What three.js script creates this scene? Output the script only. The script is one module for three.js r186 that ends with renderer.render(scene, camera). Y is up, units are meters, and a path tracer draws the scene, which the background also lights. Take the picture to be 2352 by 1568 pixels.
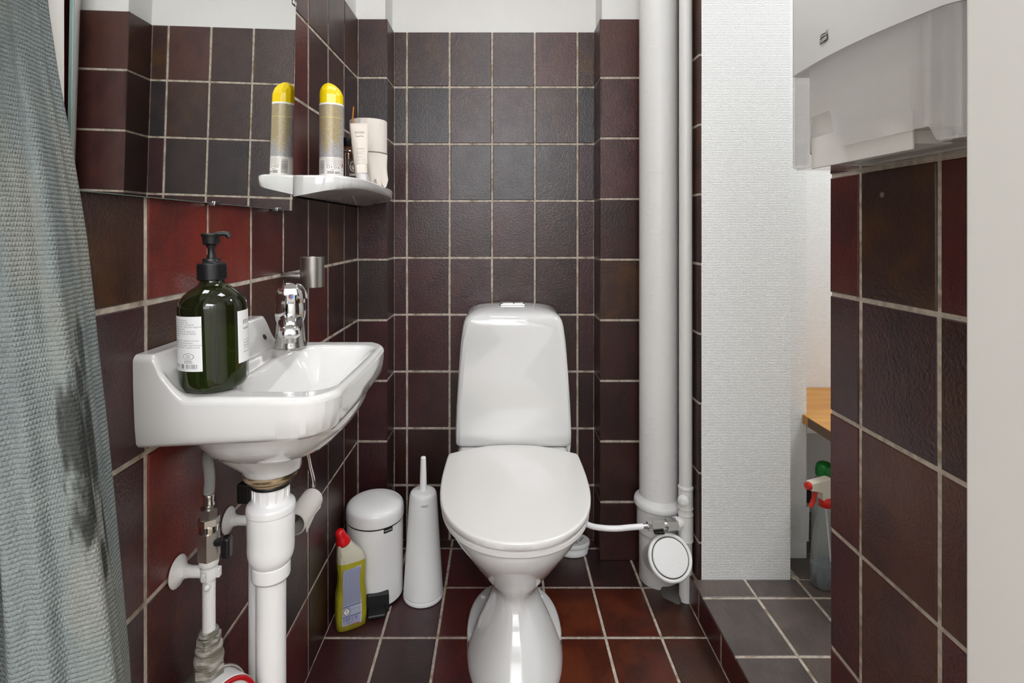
import * as THREE from 'three';
import { RoundedBoxGeometry } from 'three/addons/geometries/RoundedBoxGeometry.js';
import { mergeGeometries, mergeVertices, toCreasedNormals } from 'three/addons/utils/BufferGeometryUtils.js';
import { RectAreaLightUniformsLib } from 'three/addons/lights/RectAreaLightUniformsLib.js';

// ---------------------------------------------------------------- camera, renderer, large lights
RectAreaLightUniformsLib.init();
const scene = new THREE.Scene();
scene.background = new THREE.Color(0x000000);
const EYE = 1.088, FOCAL = 1225;
const camera = new THREE.PerspectiveCamera(2 * Math.atan(784 / FOCAL) * 180 / Math.PI, 2352 / 1568, 0.02, 30);
camera.position.set(0, EYE, 0);
camera.lookAt(0, EYE, -1);
camera.setViewOffset(2352, 1568, 1176 - 1150, 784 - 529, 2352, 1568);   // shifted lens: verticals stay vertical
camera.updateProjectionMatrix();
const renderer = new THREE.WebGLRenderer({ antialias: true });
renderer.toneMapping = THREE.LinearToneMapping;
renderer.toneMappingExposure = 0.78;
renderer.shadowMap.enabled = true;

const LIGHT = { room: 19, hall: 22, side: 36, window: 3.8 };  // window: frontal fill from the unseen window added in the hall
function panelLamp(name, label, x, y, D, w, h, color, intensity, glow) {
  const g = thing(name, label, 'lamp', [x, y, -D]);
  part('frame', new RoundedBoxGeometry(w + 0.04, 0.03, h + 0.04, 2, 0.006), M.whitePaint, g, [0, -0.015, 0]);
  const m = new THREE.MeshStandardMaterial({ color: 0xffffff, roughness: 0.6, emissive: new THREE.Color(color), emissiveIntensity: glow });
  part('lamp_diffuser', new THREE.BoxGeometry(w, 0.008, h), m, g, [0, -0.034, 0]);
  const l = new THREE.RectAreaLight(color, intensity, w, h);
  l.position.set(x, y - 0.042, -D); l.lookAt(x, y - 1, -D); scene.add(l);
  return g;
}

// ---------------------------------------------------------------- helpers
let seed = 7;
function rnd() { seed = (seed * 1664525 + 1013904223) >>> 0; return seed / 4294967296; }
const names = {};
function numbered(n) { const k = names[n] || 0; names[n] = k + 1; return k ? `${n}_${String(k).padStart(3, '0')}` : n; }
function thing(name, label, category, pos = [0, 0, 0], group, kind) {
  const o = new THREE.Group(); o.name = numbered(name); o.position.set(...pos);
  o.userData = { label, category }; if (group) o.userData.group = group; if (kind) o.userData.kind = kind;
  scene.add(o); return o;
}
function part(name, geo, mat, parent, pos, rot, label) {
  const m = new THREE.Mesh(geo, mat); m.name = name; m.castShadow = m.receiveShadow = true;
  if (pos) m.position.set(...pos); if (rot) m.rotation.set(...rot);
  if (label) m.userData.label = label;
  parent.add(m); return m;
}
function solo(name, geo, mat, label, category, pos, rot, kind) {
  const m = part(numbered(name), geo, mat, scene, pos, rot); m.userData = { label, category }; if (kind) m.userData.kind = kind; return m;
}
const V = (x, y, D) => new THREE.Vector3(x, y, -D);
function lathe(pts, seg = 48) { return new THREE.LatheGeometry(pts.map(p => new THREE.Vector2(p[0], p[1])), seg); }
function smoothLathe(pts, seg = 48, n = 40) {
  const c = new THREE.CatmullRomCurve3(pts.map(p => new THREE.Vector3(p[0], p[1], 0)), false, 'centripetal');
  return lathe(c.getPoints(n).map(p => [Math.max(p.x, 0), p.y]), seg);
}
function tube(pts, r, seg = 60, rad = 14) { return new THREE.TubeGeometry(new THREE.CatmullRomCurve3(pts, false, 'centripetal'), seg, r, rad, false); }
function rod(a, b, r0, r1 = r0, seg = 24) {
  const d = b.clone().sub(a), g = new THREE.CylinderGeometry(r1, r0, d.length(), seg);
  g.applyQuaternion(new THREE.Quaternion().setFromUnitVectors(new THREE.Vector3(0, 1, 0), d.clone().normalize()));
  g.translate((a.x + b.x) / 2, (a.y + b.y) / 2, (a.z + b.z) / 2); return g;
}
function latheAlong(pts, a, dir, seg = 32) {   // pts [r, distance along dir]
  const g = lathe(pts, seg);
  g.applyQuaternion(new THREE.Quaternion().setFromUnitVectors(new THREE.Vector3(0, 1, 0), dir.clone().normalize()));
  g.translate(a.x, a.y, a.z); return g;
}
function bx(x0, x1, y0, y1, D0, D1) {
  const g = new THREE.BoxGeometry(x1 - x0, y1 - y0, D1 - D0); g.translate((x0 + x1) / 2, (y0 + y1) / 2, -(D0 + D1) / 2); return g;
}
function rbx(x0, x1, y0, y1, D0, D1, r = 0.003, s = 2) {
  const g = new RoundedBoxGeometry(x1 - x0, y1 - y0, D1 - D0, s, r); g.translate((x0 + x1) / 2, (y0 + y1) / 2, -(D0 + D1) / 2); return g;
}
function merge(list) {
  return mergeGeometries(list.map(g => { g = g.index ? g.toNonIndexed() : g; for (const k of Object.keys(g.attributes)) if (!['position', 'normal', 'uv'].includes(k)) g.deleteAttribute(k); return g; }));
}
// skin a stack of closed rings (arrays of Vector3 of equal length); optional caps
function loft(rings, capA = true, capB = true, crease = 0.9) {
  const n = rings[0].length, pos = [], idx = [];
  rings.forEach(r => r.forEach(p => pos.push(p.x, p.y, p.z)));
  for (let i = 0; i < rings.length - 1; i++) for (let j = 0; j < n; j++) {
    const a = i * n + j, b = i * n + (j + 1) % n, c = a + n, d = b + n; idx.push(a, b, d, a, d, c);
  }
  const cap = (k, flip) => {
    const c = new THREE.Vector3(); rings[k].forEach(p => c.add(p)); c.divideScalar(n); const ci = pos.length / 3; pos.push(c.x, c.y, c.z);
    for (let j = 0; j < n; j++) { const a = k * n + j, b = k * n + (j + 1) % n; flip ? idx.push(ci, b, a) : idx.push(ci, a, b); }
  };
  if (capA) cap(0, true); if (capB) cap(rings.length - 1, false);
  let g = new THREE.BufferGeometry(); g.setAttribute('position', new THREE.Float32BufferAttribute(pos, 3)); g.setIndex(idx);
  g.setAttribute('uv', new THREE.Float32BufferAttribute(new Float32Array(pos.length / 3 * 2), 2));
  // volume sign
  let v = 0; const A = new THREE.Vector3(), B = new THREE.Vector3(), C = new THREE.Vector3(), P = g.attributes.position;
  for (let i = 0; i < idx.length; i += 3) { A.fromBufferAttribute(P, idx[i]); B.fromBufferAttribute(P, idx[i + 1]); C.fromBufferAttribute(P, idx[i + 2]); v += A.dot(B.cross(C)); }
  if (v < 0) { for (let i = 0; i < idx.length; i += 3) { const t = idx[i + 1]; idx[i + 1] = idx[i + 2]; idx[i + 2] = t; } g.setIndex(idx); }
  g = toCreasedNormals(g, crease); return g;
}
const lerp = (a, b, t) => a + (b - a) * t;
const clamp = (v, a = 0, b = 1) => Math.min(b, Math.max(a, v));
const sstep = (a, b, v) => { const t = clamp((v - a) / (b - a)); return t * t * (3 - 2 * t); };

// ---------------------------------------------------------------- computed textures
function hash(x, y, s) { let h = (x * 374761393 + y * 668265263 + s * 1274126177) | 0; h = Math.imul(h ^ (h >>> 13), 1274126177); h ^= h >>> 16; return (h >>> 0) / 4294967296; }
function vnoise(x, y, s, per) {
  const xi = Math.floor(x), yi = Math.floor(y), fx = x - xi, fy = y - yi, u = fx * fx * (3 - 2 * fx), v = fy * fy * (3 - 2 * fy);
  const m = k => ((k % per) + per) % per;
  return lerp(lerp(hash(m(xi), m(yi), s), hash(m(xi + 1), m(yi), s), u), lerp(hash(m(xi), m(yi + 1), s), hash(m(xi + 1), m(yi + 1), s), u), v);
}
function fbm(u, v, per, s, oct = 4) { let a = 0.5, t = 0, n = 0; for (let i = 0; i < oct; i++) { t += a * vnoise(u * per, v * per, s + i * 17, per); n += a; a *= 0.5; per *= 2; } return t / n; }
function dataTex(w, h, fn, srgb) {
  const d = new Uint8Array(w * h * 4);
  for (let j = 0; j < h; j++) for (let i = 0; i < w; i++) {
    const c = fn(i / w, j / h, i, j), k = (j * w + i) * 4, t = Array.isArray(c) ? c : [c, c, c];
    d[k] = clamp(t[0]) * 255; d[k + 1] = clamp(t[1]) * 255; d[k + 2] = clamp(t[2]) * 255; d[k + 3] = 255;
  }
  const t = new THREE.DataTexture(d, w, h, THREE.RGBAFormat); t.wrapS = t.wrapT = THREE.RepeatWrapping; t.magFilter = THREE.LinearFilter; t.minFilter = THREE.LinearMipmapLinearFilter; t.generateMipmaps = true;
  if (srgb) t.colorSpace = THREE.SRGBColorSpace; t.needsUpdate = true; return t;
}
function canvasTex(w, h, draw) {
  const c = document.createElement('canvas'); c.width = w; c.height = h; draw(c.getContext('2d'), w, h);
  const t = new THREE.CanvasTexture(c); t.colorSpace = THREE.SRGBColorSpace; t.magFilter = THREE.LinearFilter; return t;
}
const hex = h => [(h >> 16 & 255) / 255, (h >> 8 & 255) / 255, (h & 255) / 255];
const mix3 = (a, b, t) => [lerp(a[0], b[0], t), lerp(a[1], b[1], t), lerp(a[2], b[2], t)];

// glazed tile: fired blotches of two or three glaze tones plus grain
const peel = dataTex(512, 512, (u, v) => 0.65 * fbm(u, v, 60, 3, 2) + 0.35 * fbm(u, v, 130, 9, 2));
const smear = dataTex(256, 256, (u, v) => { const n = fbm(u, v, 5, 31, 4); return 0.285 + 0.09 * n; });
function tileMat(a, b, c, s) {
  const A = hex(a), B = hex(b), C = hex(c);
  const t = dataTex(256, 256, (u, v) => {
    const n = sstep(0.32, 0.68, fbm(u, v, 3, s, 3)), m = sstep(0.45, 0.75, fbm(u, v, 4, s + 50, 3));
    const grain = 0.86 + 0.28 * hash(Math.floor(u * 256), Math.floor(v * 256), s), streak = 0.94 + 0.12 * fbm(u, v * 0.25, 32, s + 90, 2);
    const k = mix3(mix3(A, B, n), C, m * 0.7); const pit = hash(Math.floor(u * 256), Math.floor(v * 256), s + 7) > 0.9996 ? 0.35 : 0;
    return k.map(x => x * grain * streak + pit);
  }, true);
  return new THREE.MeshPhysicalMaterial({ map: t, roughnessMap: smear, roughness: 1, bumpMap: peel, bumpScale: 0.0006, ior: 1.56 });
}
const TILES = {
  red: [tileMat(0x74271d, 0x601f1a, 0x66321d, 11), tileMat(0x78281c, 0x591f19, 0x6a2524, 12)],
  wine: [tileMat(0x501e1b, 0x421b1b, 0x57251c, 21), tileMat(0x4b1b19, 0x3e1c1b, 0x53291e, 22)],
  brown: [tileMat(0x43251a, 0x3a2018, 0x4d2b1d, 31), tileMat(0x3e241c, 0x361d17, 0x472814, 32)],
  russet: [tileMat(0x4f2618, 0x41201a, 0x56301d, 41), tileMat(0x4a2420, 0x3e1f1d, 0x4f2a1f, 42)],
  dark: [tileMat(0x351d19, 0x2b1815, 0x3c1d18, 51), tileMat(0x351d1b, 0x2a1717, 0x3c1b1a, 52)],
  cocoa: [tileMat(0x4e2f29, 0x432824, 0x553128, 55), tileMat(0x4a2a26, 0x3f2523, 0x502d27, 56)],
  plum: [tileMat(0x3f2226, 0x341c20, 0x462422, 61), tileMat(0x3e2224, 0x361c1f, 0x442022, 62)],
  slate: [tileMat(0x362b29, 0x2c2322, 0x3a2b27, 71), tileMat(0x332a2a, 0x2b2423, 0x382a27, 72)],
  umber: [tileMat(0x442f27, 0x3a2826, 0x4c3629, 81), tileMat(0x412d28, 0x382726, 0x472f27, 82)],
  rust: [tileMat(0x58200a, 0x451808, 0x602a0e, 91), tileMat(0x501b0a, 0x3f190d, 0x5a270e, 92)],
  oil: [tileMat(0x4a2e1c, 0x3c241b, 0x523417, 95), tileMat(0x462c1d, 0x392523, 0x503316, 96)],
  stone: [tileMat(0x5c514c, 0x514844, 0x63564e, 97), tileMat(0x574d49, 0x4c4441, 0x5e524c, 98)],
};
const groutTex = dataTex(256, 256, (u, v) => { const n = fbm(u, v, 24, 5, 4), d = sstep(0.58, 0.75, fbm(u, v, 6, 44, 3)); const k = 0.56 + 0.3 * n; return mix3([k, k * 0.94, k * 0.86], [k * 0.72, k * 0.62, k * 0.48], d * 0.6); }, true);
const weave = dataTex(512, 512, (u, v, i, j) => {
  const cx = u * 34 + 0.5 * (fbm(u, v, 16, 2, 2) - 0.5), cy = v * 24 + 0.4 * (fbm(u, v, 14, 6, 2) - 0.5);
  const over = (Math.floor(cx) + Math.floor(cy)) % 2, fx = Math.abs(Math.sin(Math.PI * cx)), fy = Math.abs(Math.sin(Math.PI * cy));
  const body = over ? Math.pow(fy, 0.6) * (0.7 + 0.3 * fx) : 0.62 * Math.pow(fy, 0.8) * (0.6 + 0.4 * fx);
  return 0.1 + 0.75 * body + 0.15 * fbm(u, v, 40, 8, 2);
});
const plasterBump = dataTex(256, 256, (u, v) => fbm(u, v, 20, 77, 4));
const paintBump = dataTex(256, 256, (u, v) => { const d = sstep(0.66, 0.8, fbm(u, v, 10, 15, 3)); return 0.45 * fbm(u, v, 30, 14, 3) + 0.5 * d; });
function rep(t, x, y) { const c = t.clone(); c.repeat.set(x, y); c.needsUpdate = true; return c; }

const std = o => new THREE.MeshStandardMaterial(o), phy = o => new THREE.MeshPhysicalMaterial(o);
const M = {
  grout: std({ map: groutTex, roughness: 0.95, bumpMap: plasterBump, bumpScale: 0.0006 }),
  whitePaint: std({ color: 0xe6e4df, roughness: 0.45 }),
  plaster: std({ color: 0xe9e8e4, roughness: 0.85, bumpMap: plasterBump, bumpScale: 0.0006 }),
  wallpaper: std({ color: 0xf0f0ee, roughness: 0.7, bumpMap: weave, bumpScale: 0.0014 }),
  ceramic: phy({ color: 0xdbdad7, roughness: 0.07, clearcoat: 0.6, clearcoatRoughness: 0.03 }),
  ceramicGrey: phy({ color: 0xdedcd8, roughness: 0.08, clearcoat: 0.6, clearcoatRoughness: 0.04 }),
  seat: phy({ color: 0xdfdcd7, roughness: 0.22 }),
  pipePaint: std({ color: 0xeae9e6, roughness: 0.38, bumpMap: paintBump, bumpScale: 0.0007 }),
  pipeWhite: std({ color: 0xecebe8, roughness: 0.4, bumpMap: paintBump, bumpScale: 0.0008 }),
  plastic: phy({ color: 0xefeeec, roughness: 0.28 }),
  plasticSoft: std({ color: 0xeaeae8, roughness: 0.5 }),
  chrome: std({ color: 0xd6d6d6, metalness: 1, roughness: 0.05 }),
  dullChrome: std({ color: 0xcac8c4, metalness: 1, roughness: 0.36 }),
  steel: phy({ color: 0xb9b6b1, metalness: 1, roughness: 0.28, anisotropy: 0.6 }),
  black: std({ color: 0x141416, roughness: 0.4 }),
  mirror: std({ color: 0xf2f4f2, metalness: 1, roughness: 0.015 }),
  glassEdge: phy({ color: 0x8fa9a4, roughness: 0.15 }),
  mirrorBack: std({ color: 0x55606a, roughness: 0.6 }),
};

// ---------------------------------------------------------------- tiled surfaces
const tileCache = {};
function tileGeo(w, h, v) {
  const key = `${w.toFixed(4)}_${h.toFixed(4)}_${v}`; if (tileCache[key]) return tileCache[key];
  const t = 0.008, c = 0.0016, pos = [], uv = [], ox = hash(v, 3, 1), oy = hash(v, 4, 2), W = w / 2, H = h / 2;
  const q = (a, b, cc, d) => { for (const p of [a, b, cc, a, cc, d]) { pos.push(...p); uv.push(ox + (p[0] + W) / 0.21, oy + (p[1] + H) / 0.21); } };
  const f = [[-W + c, -H + c, t], [W - c, -H + c, t], [W - c, H - c, t], [-W + c, H - c, t]];
  const e = [[-W, -H, t - c * 0.8], [W, -H, t - c * 0.8], [W, H, t - c * 0.8], [-W, H, t - c * 0.8]];
  const b = [[-W, -H, 0], [W, -H, 0], [W, H, 0], [-W, H, 0]];
  q(...f); for (let i = 0; i < 4; i++) { const j = (i + 1) % 4; q(e[i], e[j], f[j], f[i]); q(b[i], b[j], e[j], e[i]); }
  const g = new THREE.BufferGeometry(); g.setAttribute('position', new THREE.Float32BufferAttribute(pos, 3)); g.setAttribute('uv', new THREE.Float32BufferAttribute(uv, 2)); g.computeVertexNormals();
  return tileCache[key] = g;
}
const GAP = 0.007;
// lays tiles on a plane: P0 = point for (u=0, v=0) on the bedding, U, Vd unit directions, N = U x Vd outward; tone(i, j) picks the glaze
function layTiles(parent, P0, U, Vd, us, vs, tone, gap = GAP) {
  const N = new THREE.Vector3().crossVectors(U, Vd), basis = new THREE.Matrix4().makeBasis(U, Vd, N);
  for (let i = 0; i < us.length - 1; i++) for (let j = 0; j < vs.length - 1; j++) {
    const g0 = i === 0 ? 0 : gap / 2, g1 = i === us.length - 2 ? 0 : gap / 2, h0 = j === 0 ? 0 : gap / 2, h1 = j === vs.length - 2 ? 0 : gap / 2;
    const w = us[i + 1] - us[i] - g0 - g1, h = vs[j + 1] - vs[j] - h0 - h1; if (w < 0.004 || h < 0.004) continue;
    const kind = tone(i, j); if (!kind) continue;
    const mats = TILES[kind], m = new THREE.Mesh(tileGeo(w, h, Math.floor(rnd() * 6)), mats[Math.floor(rnd() * mats.length)]);
    m.name = 'tile'; m.castShadow = m.receiveShadow = true;
    m.quaternion.setFromRotationMatrix(basis);
    m.rotateX((rnd() - 0.5) * 0.006); m.rotateY((rnd() - 0.5) * 0.006); if (rnd() < 0.5 && Math.abs(w - h) < 1e-4) m.rotateZ(Math.PI / 2);
    m.position.copy(P0).addScaledVector(U, (us[i] + g0 + us[i + 1] - g1) / 2).addScaledVector(Vd, (vs[j] + h0 + vs[j + 1] - h1) / 2).addScaledVector(N, (rnd() - 0.5) * 0.0012);
    parent.add(m);
  }
}
function planeUV(g, scale) {   // box-projected uv in metres
  const p = g.attributes.position, n = g.attributes.normal, uv = [];
  for (let i = 0; i < p.count; i++) {
    const ax = Math.abs(n.getX(i)), ay = Math.abs(n.getY(i)), az = Math.abs(n.getZ(i));
    if (az >= ax && az >= ay) uv.push(p.getX(i) / scale, p.getY(i) / scale); else if (ax >= ay) uv.push(p.getZ(i) / scale, p.getY(i) / scale); else uv.push(p.getX(i) / scale, p.getZ(i) / scale);
  }
  g.setAttribute('uv', new THREE.Float32BufferAttribute(uv, 2)); return g;
}
function structure(name, geos, mat, label, category, uvScale = 0.2) {
  const list = geos.map(g => g.index ? g.toNonIndexed() : g); const g = planeUV(mergeGeometries(list), uvScale);
  const m = new THREE.Mesh(g, mat); m.name = name; m.castShadow = m.receiveShadow = true; m.userData = { label, category, kind: 'structure' }; scene.add(m); return m;
}
const ax = { x: new THREE.Vector3(1, 0, 0), y: new THREE.Vector3(0, 1, 0), z: new THREE.Vector3(0, 0, 1) };
const neg = v => v.clone().negate();

// room measures (metres; D = distance in front of the camera)
const XL = -0.4716, DP = 1.760, DR = 1.877, RL = -0.3745, RR = 0.3276, XR = 0.5615, DE = 0.9086, XP = 0.568, DPIER = 1.530, STEP = 0.087, TOP = 1.785, CEIL = 2.45, DF = 0.42;
const rows = [0, 0.1917, 0.3917, 0.5917, 0.7917, 0.9917, 1.1917, 1.3917, 1.5917, TOP];
const T = 0.008, B = 0.0065;   // tile thickness, grout height above the bedding

// ---- wall_left
{
  const w = structure('wall_left', [bx(XL - 0.12, XL - T, 0, CEIL, DF, DR + 0.1)], M.plaster, 'dark glazed tile wall behind the washbasin and mirror', 'wall');
  const g = new THREE.Mesh(planeUV(bx(XL - T - 0.001, XL - T + B, 0, TOP - 0.001, DF, DP).toNonIndexed(), 0.2), M.grout); g.name = 'grout'; g.receiveShadow = true; w.add(g);
  const us = []; for (let k = 0; k <= 8; k++) us.push(DP - 0.15 * (8 - k)); us.unshift(DF);
  // rows bottom to top for columns near to far
  const tones = [
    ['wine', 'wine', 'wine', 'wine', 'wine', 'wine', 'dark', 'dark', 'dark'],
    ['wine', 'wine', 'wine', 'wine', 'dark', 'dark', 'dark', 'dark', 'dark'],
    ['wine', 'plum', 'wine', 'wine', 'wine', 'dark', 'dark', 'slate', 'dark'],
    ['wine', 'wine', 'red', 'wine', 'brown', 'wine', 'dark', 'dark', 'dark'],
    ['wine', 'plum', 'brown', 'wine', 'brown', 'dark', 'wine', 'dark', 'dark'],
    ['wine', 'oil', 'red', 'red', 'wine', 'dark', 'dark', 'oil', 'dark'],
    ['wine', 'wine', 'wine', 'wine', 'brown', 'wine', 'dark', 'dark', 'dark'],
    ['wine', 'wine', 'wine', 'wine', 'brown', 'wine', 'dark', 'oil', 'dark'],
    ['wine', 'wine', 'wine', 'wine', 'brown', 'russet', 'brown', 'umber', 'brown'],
  ];
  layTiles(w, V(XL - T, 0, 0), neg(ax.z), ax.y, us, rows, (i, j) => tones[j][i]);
}
// ---- wall_back: two shallow piers and the recess between them
{
  const w = structure('wall_back', [bx(XL - 0.1, XP + 0.4, 0, CEIL, DR + T, DR + 0.15), bx(XL - 0.1, RL - T, 0, CEIL, DP + T, DR + T), bx(RR + T, XP + 0.05, 0, CEIL, DP + T, DR + T)], M.plaster, 'back wall of dark glazed tiles with a shallow recess behind the toilet', 'wall');
  const gg = [bx(RL - 0.01, RR + 0.01, 0, TOP - 0.001, DR + T - B, DR + T + 0.001), bx(XL - 0.01, RL - T + B, 0, TOP - 0.001, DP + T - B, DP + T + 0.001), bx(RR + T - B, XP + 0.02, 0, TOP - 0.001, DP + T - B, DP + T + 0.001),
    bx(RL - T - 0.001, RL - T + B - 0.0003, 0, TOP - 0.002, DP + T - B + 0.0015, DR + T), bx(RR + T - B + 0.0003, RR + T + 0.001, 0, TOP - 0.002, DP + T - B + 0.0015, DR + T)];
  const g = new THREE.Mesh(planeUV(mergeGeometries(gg.map(q => q.toNonIndexed())), 0.2), M.grout); g.name = 'grout'; g.receiveShadow = true; w.add(g);
  const cols = [RL + 0.001, (934.7 - 1150) / 652.7]; for (let k = 1; k <= 4; k++) cols.push(cols[1] + 0.15 * k); cols.push(RR - 0.001);
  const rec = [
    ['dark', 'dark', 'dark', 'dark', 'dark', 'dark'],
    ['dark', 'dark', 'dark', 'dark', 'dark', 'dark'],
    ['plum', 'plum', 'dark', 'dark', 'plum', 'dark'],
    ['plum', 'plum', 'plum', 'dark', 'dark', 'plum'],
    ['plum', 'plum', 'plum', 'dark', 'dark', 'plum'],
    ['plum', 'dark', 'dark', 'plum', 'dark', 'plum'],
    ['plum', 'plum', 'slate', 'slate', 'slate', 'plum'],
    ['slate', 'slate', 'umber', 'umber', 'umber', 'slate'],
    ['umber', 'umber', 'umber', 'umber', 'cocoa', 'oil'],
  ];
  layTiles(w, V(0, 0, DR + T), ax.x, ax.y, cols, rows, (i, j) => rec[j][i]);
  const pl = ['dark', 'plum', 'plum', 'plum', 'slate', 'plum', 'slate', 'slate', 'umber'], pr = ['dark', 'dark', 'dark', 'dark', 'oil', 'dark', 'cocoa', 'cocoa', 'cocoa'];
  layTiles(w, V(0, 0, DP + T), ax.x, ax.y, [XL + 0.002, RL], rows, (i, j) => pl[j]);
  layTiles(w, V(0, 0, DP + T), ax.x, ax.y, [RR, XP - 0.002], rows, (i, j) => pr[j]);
  // returns of the recess
  layTiles(w, V(RL - T, 0, DP), neg(ax.z), ax.y, [0.0005, DR - DP], rows, (i, j) => (j > 7 ? 'brown' : 'dark'));
  layTiles(w, V(RR + T, 0, DR), ax.z, ax.y, [0, DR - DP - 0.0005], rows, (i, j) => (j > 7 ? 'brown' : 'dark'));
}
// ---- wall_right: tiled stub by the entrance door, and the pier beyond the opening
{
  const OPEN = 2.08;
  const w = structure('wall_right', [bx(XR + T, 0.70, 0, CEIL, DF, DE), bx(XR + T, 0.70, OPEN, CEIL, DE, DPIER)], M.plaster, 'dark tiled wall stub under the paper towel dispenser', 'wall');
  const off = -0.0115, rr = rows.map((r, i) => (i ? r + off : 0));
  const g = new THREE.Mesh(planeUV(bx(XR + T - B, XR + T + 0.001, 0, rr[9], DF, DE - 0.002).toNonIndexed(), 0.2), M.grout); g.name = 'grout'; g.receiveShadow = true; w.add(g);
  const us = [DF, 0.5337, 0.6837, 0.8337, DE];
  const tones = [['wine', 'wine', 'wine', 'dark'], ['wine', 'wine', 'wine', 'wine'], ['brown', 'wine', 'russet', 'wine'], ['brown', 'russet', 'russet', 'wine'], ['oil', 'brown', 'plum', 'plum'], ['oil', 'wine', 'oil', 'wine'], ['oil', 'oil', 'dark', 'plum'], ['oil', 'oil', 'oil', 'oil'], ['oil', 'oil', 'oil', 'oil']];
  layTiles(w, V(XR + T, 0, DE), ax.z, ax.y, us.map(u => DE - u).reverse(), rr, (i, j) => tones[j][3 - i]);
  const q = structure('wall_pier', [bx(XP + T, 0.831, 0, CEIL, DPIER, 1.629), bx(XP + T, 0.934, 0, CEIL, 1.629, DR + 0.15)], M.wallpaper, 'white woven wallpaper pier beside the opening to the next room', 'wall', 0.11);
  const rp = rows.map((r, i) => (i ? r + 0.0 : 0));
  const g2 = new THREE.Mesh(planeUV(bx(XP + T - B, XP + T + 0.001, 0, TOP + 0.4, DPIER + 0.002, DP + T).toNonIndexed(), 0.2), M.grout); g2.name = 'grout'; q.add(g2);
  rp.push(TOP + 0.2, TOP + 0.4);
  layTiles(q, V(XP + T, 0, DP), ax.z, ax.y, [0, DP - DPIER - 0.075, DP - DPIER], rp, (i, j) => (j > 5 ? 'brown' : 'dark'));
}
// ---- floor and raised step
{
  const w = structure('floor', [bx(XL - 0.1, XR + 0.02, -0.12, -T, DF - 0.14, DR + 0.1)], M.grout, 'dark red brown glazed tile floor around the toilet', 'floor');
  const g = new THREE.Mesh(planeUV(bx(XL - 0.01, 0.555, -T - 0.001, -T + B, DF - 0.14, DR + T).toNonIndexed(), 0.2), M.grout); g.name = 'grout'; g.receiveShadow = true; w.add(g);
  const us = [XL + 0.001]; const x0 = (1343 - 1150) / ((1277 - 529) / EYE) - 0.0; for (let k = -4; k <= 1; k++) { const x = x0 + 0.15 * k; if (x > XL + 0.02 && x < 0.54) us.push(x); } us.push(0.5495);
  const vs = []; for (let k = -1; k <= 6; k++) vs.push(1.826 - 0.2 * (6 - k) - 0.0); vs.push(DR - 0.001);
  const tone = (i, j) => { const x = (us[i] + us[i + 1]) / 2, d = (vs[j] + vs[j + 1]) / 2; if (d > 1.85) return 'dark'; if (x < -0.2) return d > 1.55 ? 'wine' : rnd() < 0.5 ? 'plum' : 'dark'; if (x < 0.0) return rnd() < 0.5 ? 'wine' : 'plum'; if (x > 0.05) return d > 1.65 ? 'dark' : x > 0.45 ? 'brown' : 'rust'; return 'wine'; };
  layTiles(w, V(0, -T, 0), ax.x, neg(ax.z), us, vs, tone);
  const s = structure('floor_step', [bx(0.55 + T, 3.0, -0.12, STEP - T, DF + 0.0, 2.0)], M.grout, 'raised grey brown tiled floor step leading into the next room', 'floor');
  const g2 = new THREE.Mesh(planeUV(mergeGeometries([bx(0.5522, 2.95, STEP - T - 0.001, STEP - T + B, DE + 0.001, DPIER), bx(0.84, 2.94, STEP - T - 0.001, STEP - T + B, DPIER, 1.98), bx(0.55 + T - B, 0.56, 0, STEP - T + B - 0.0015, DE + 0.002, DPIER - 0.001)].map(q => q.toNonIndexed())), 0.2), M.grout); g2.name = 'grout'; s.add(g2);
  const us2 = [0.551, 0.70, 0.85, 1.0, 1.15, 1.3], vs2 = [DE + 0.002, 1.054, 1.254, 1.454, DPIER + 0.0];
  layTiles(s, V(0, STEP - T, 0), ax.x, neg(ax.z), us2, vs2, () => 'stone');
  layTiles(s, V(0, STEP - T, 0), ax.x, neg(ax.z), [0.86, 1.0, 1.15, 1.3], [DPIER + 0.003, 1.654, 1.854, 1.905], () => 'stone');
  layTiles(s, V(0.55 + T, 0, 1.6), ax.z, ax.y, [0, 0.116, 0.266, 0.416, 0.566, 1.6 - DE - 0.002], [0.004, STEP - 0.006], () => 'wine');
}
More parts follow.
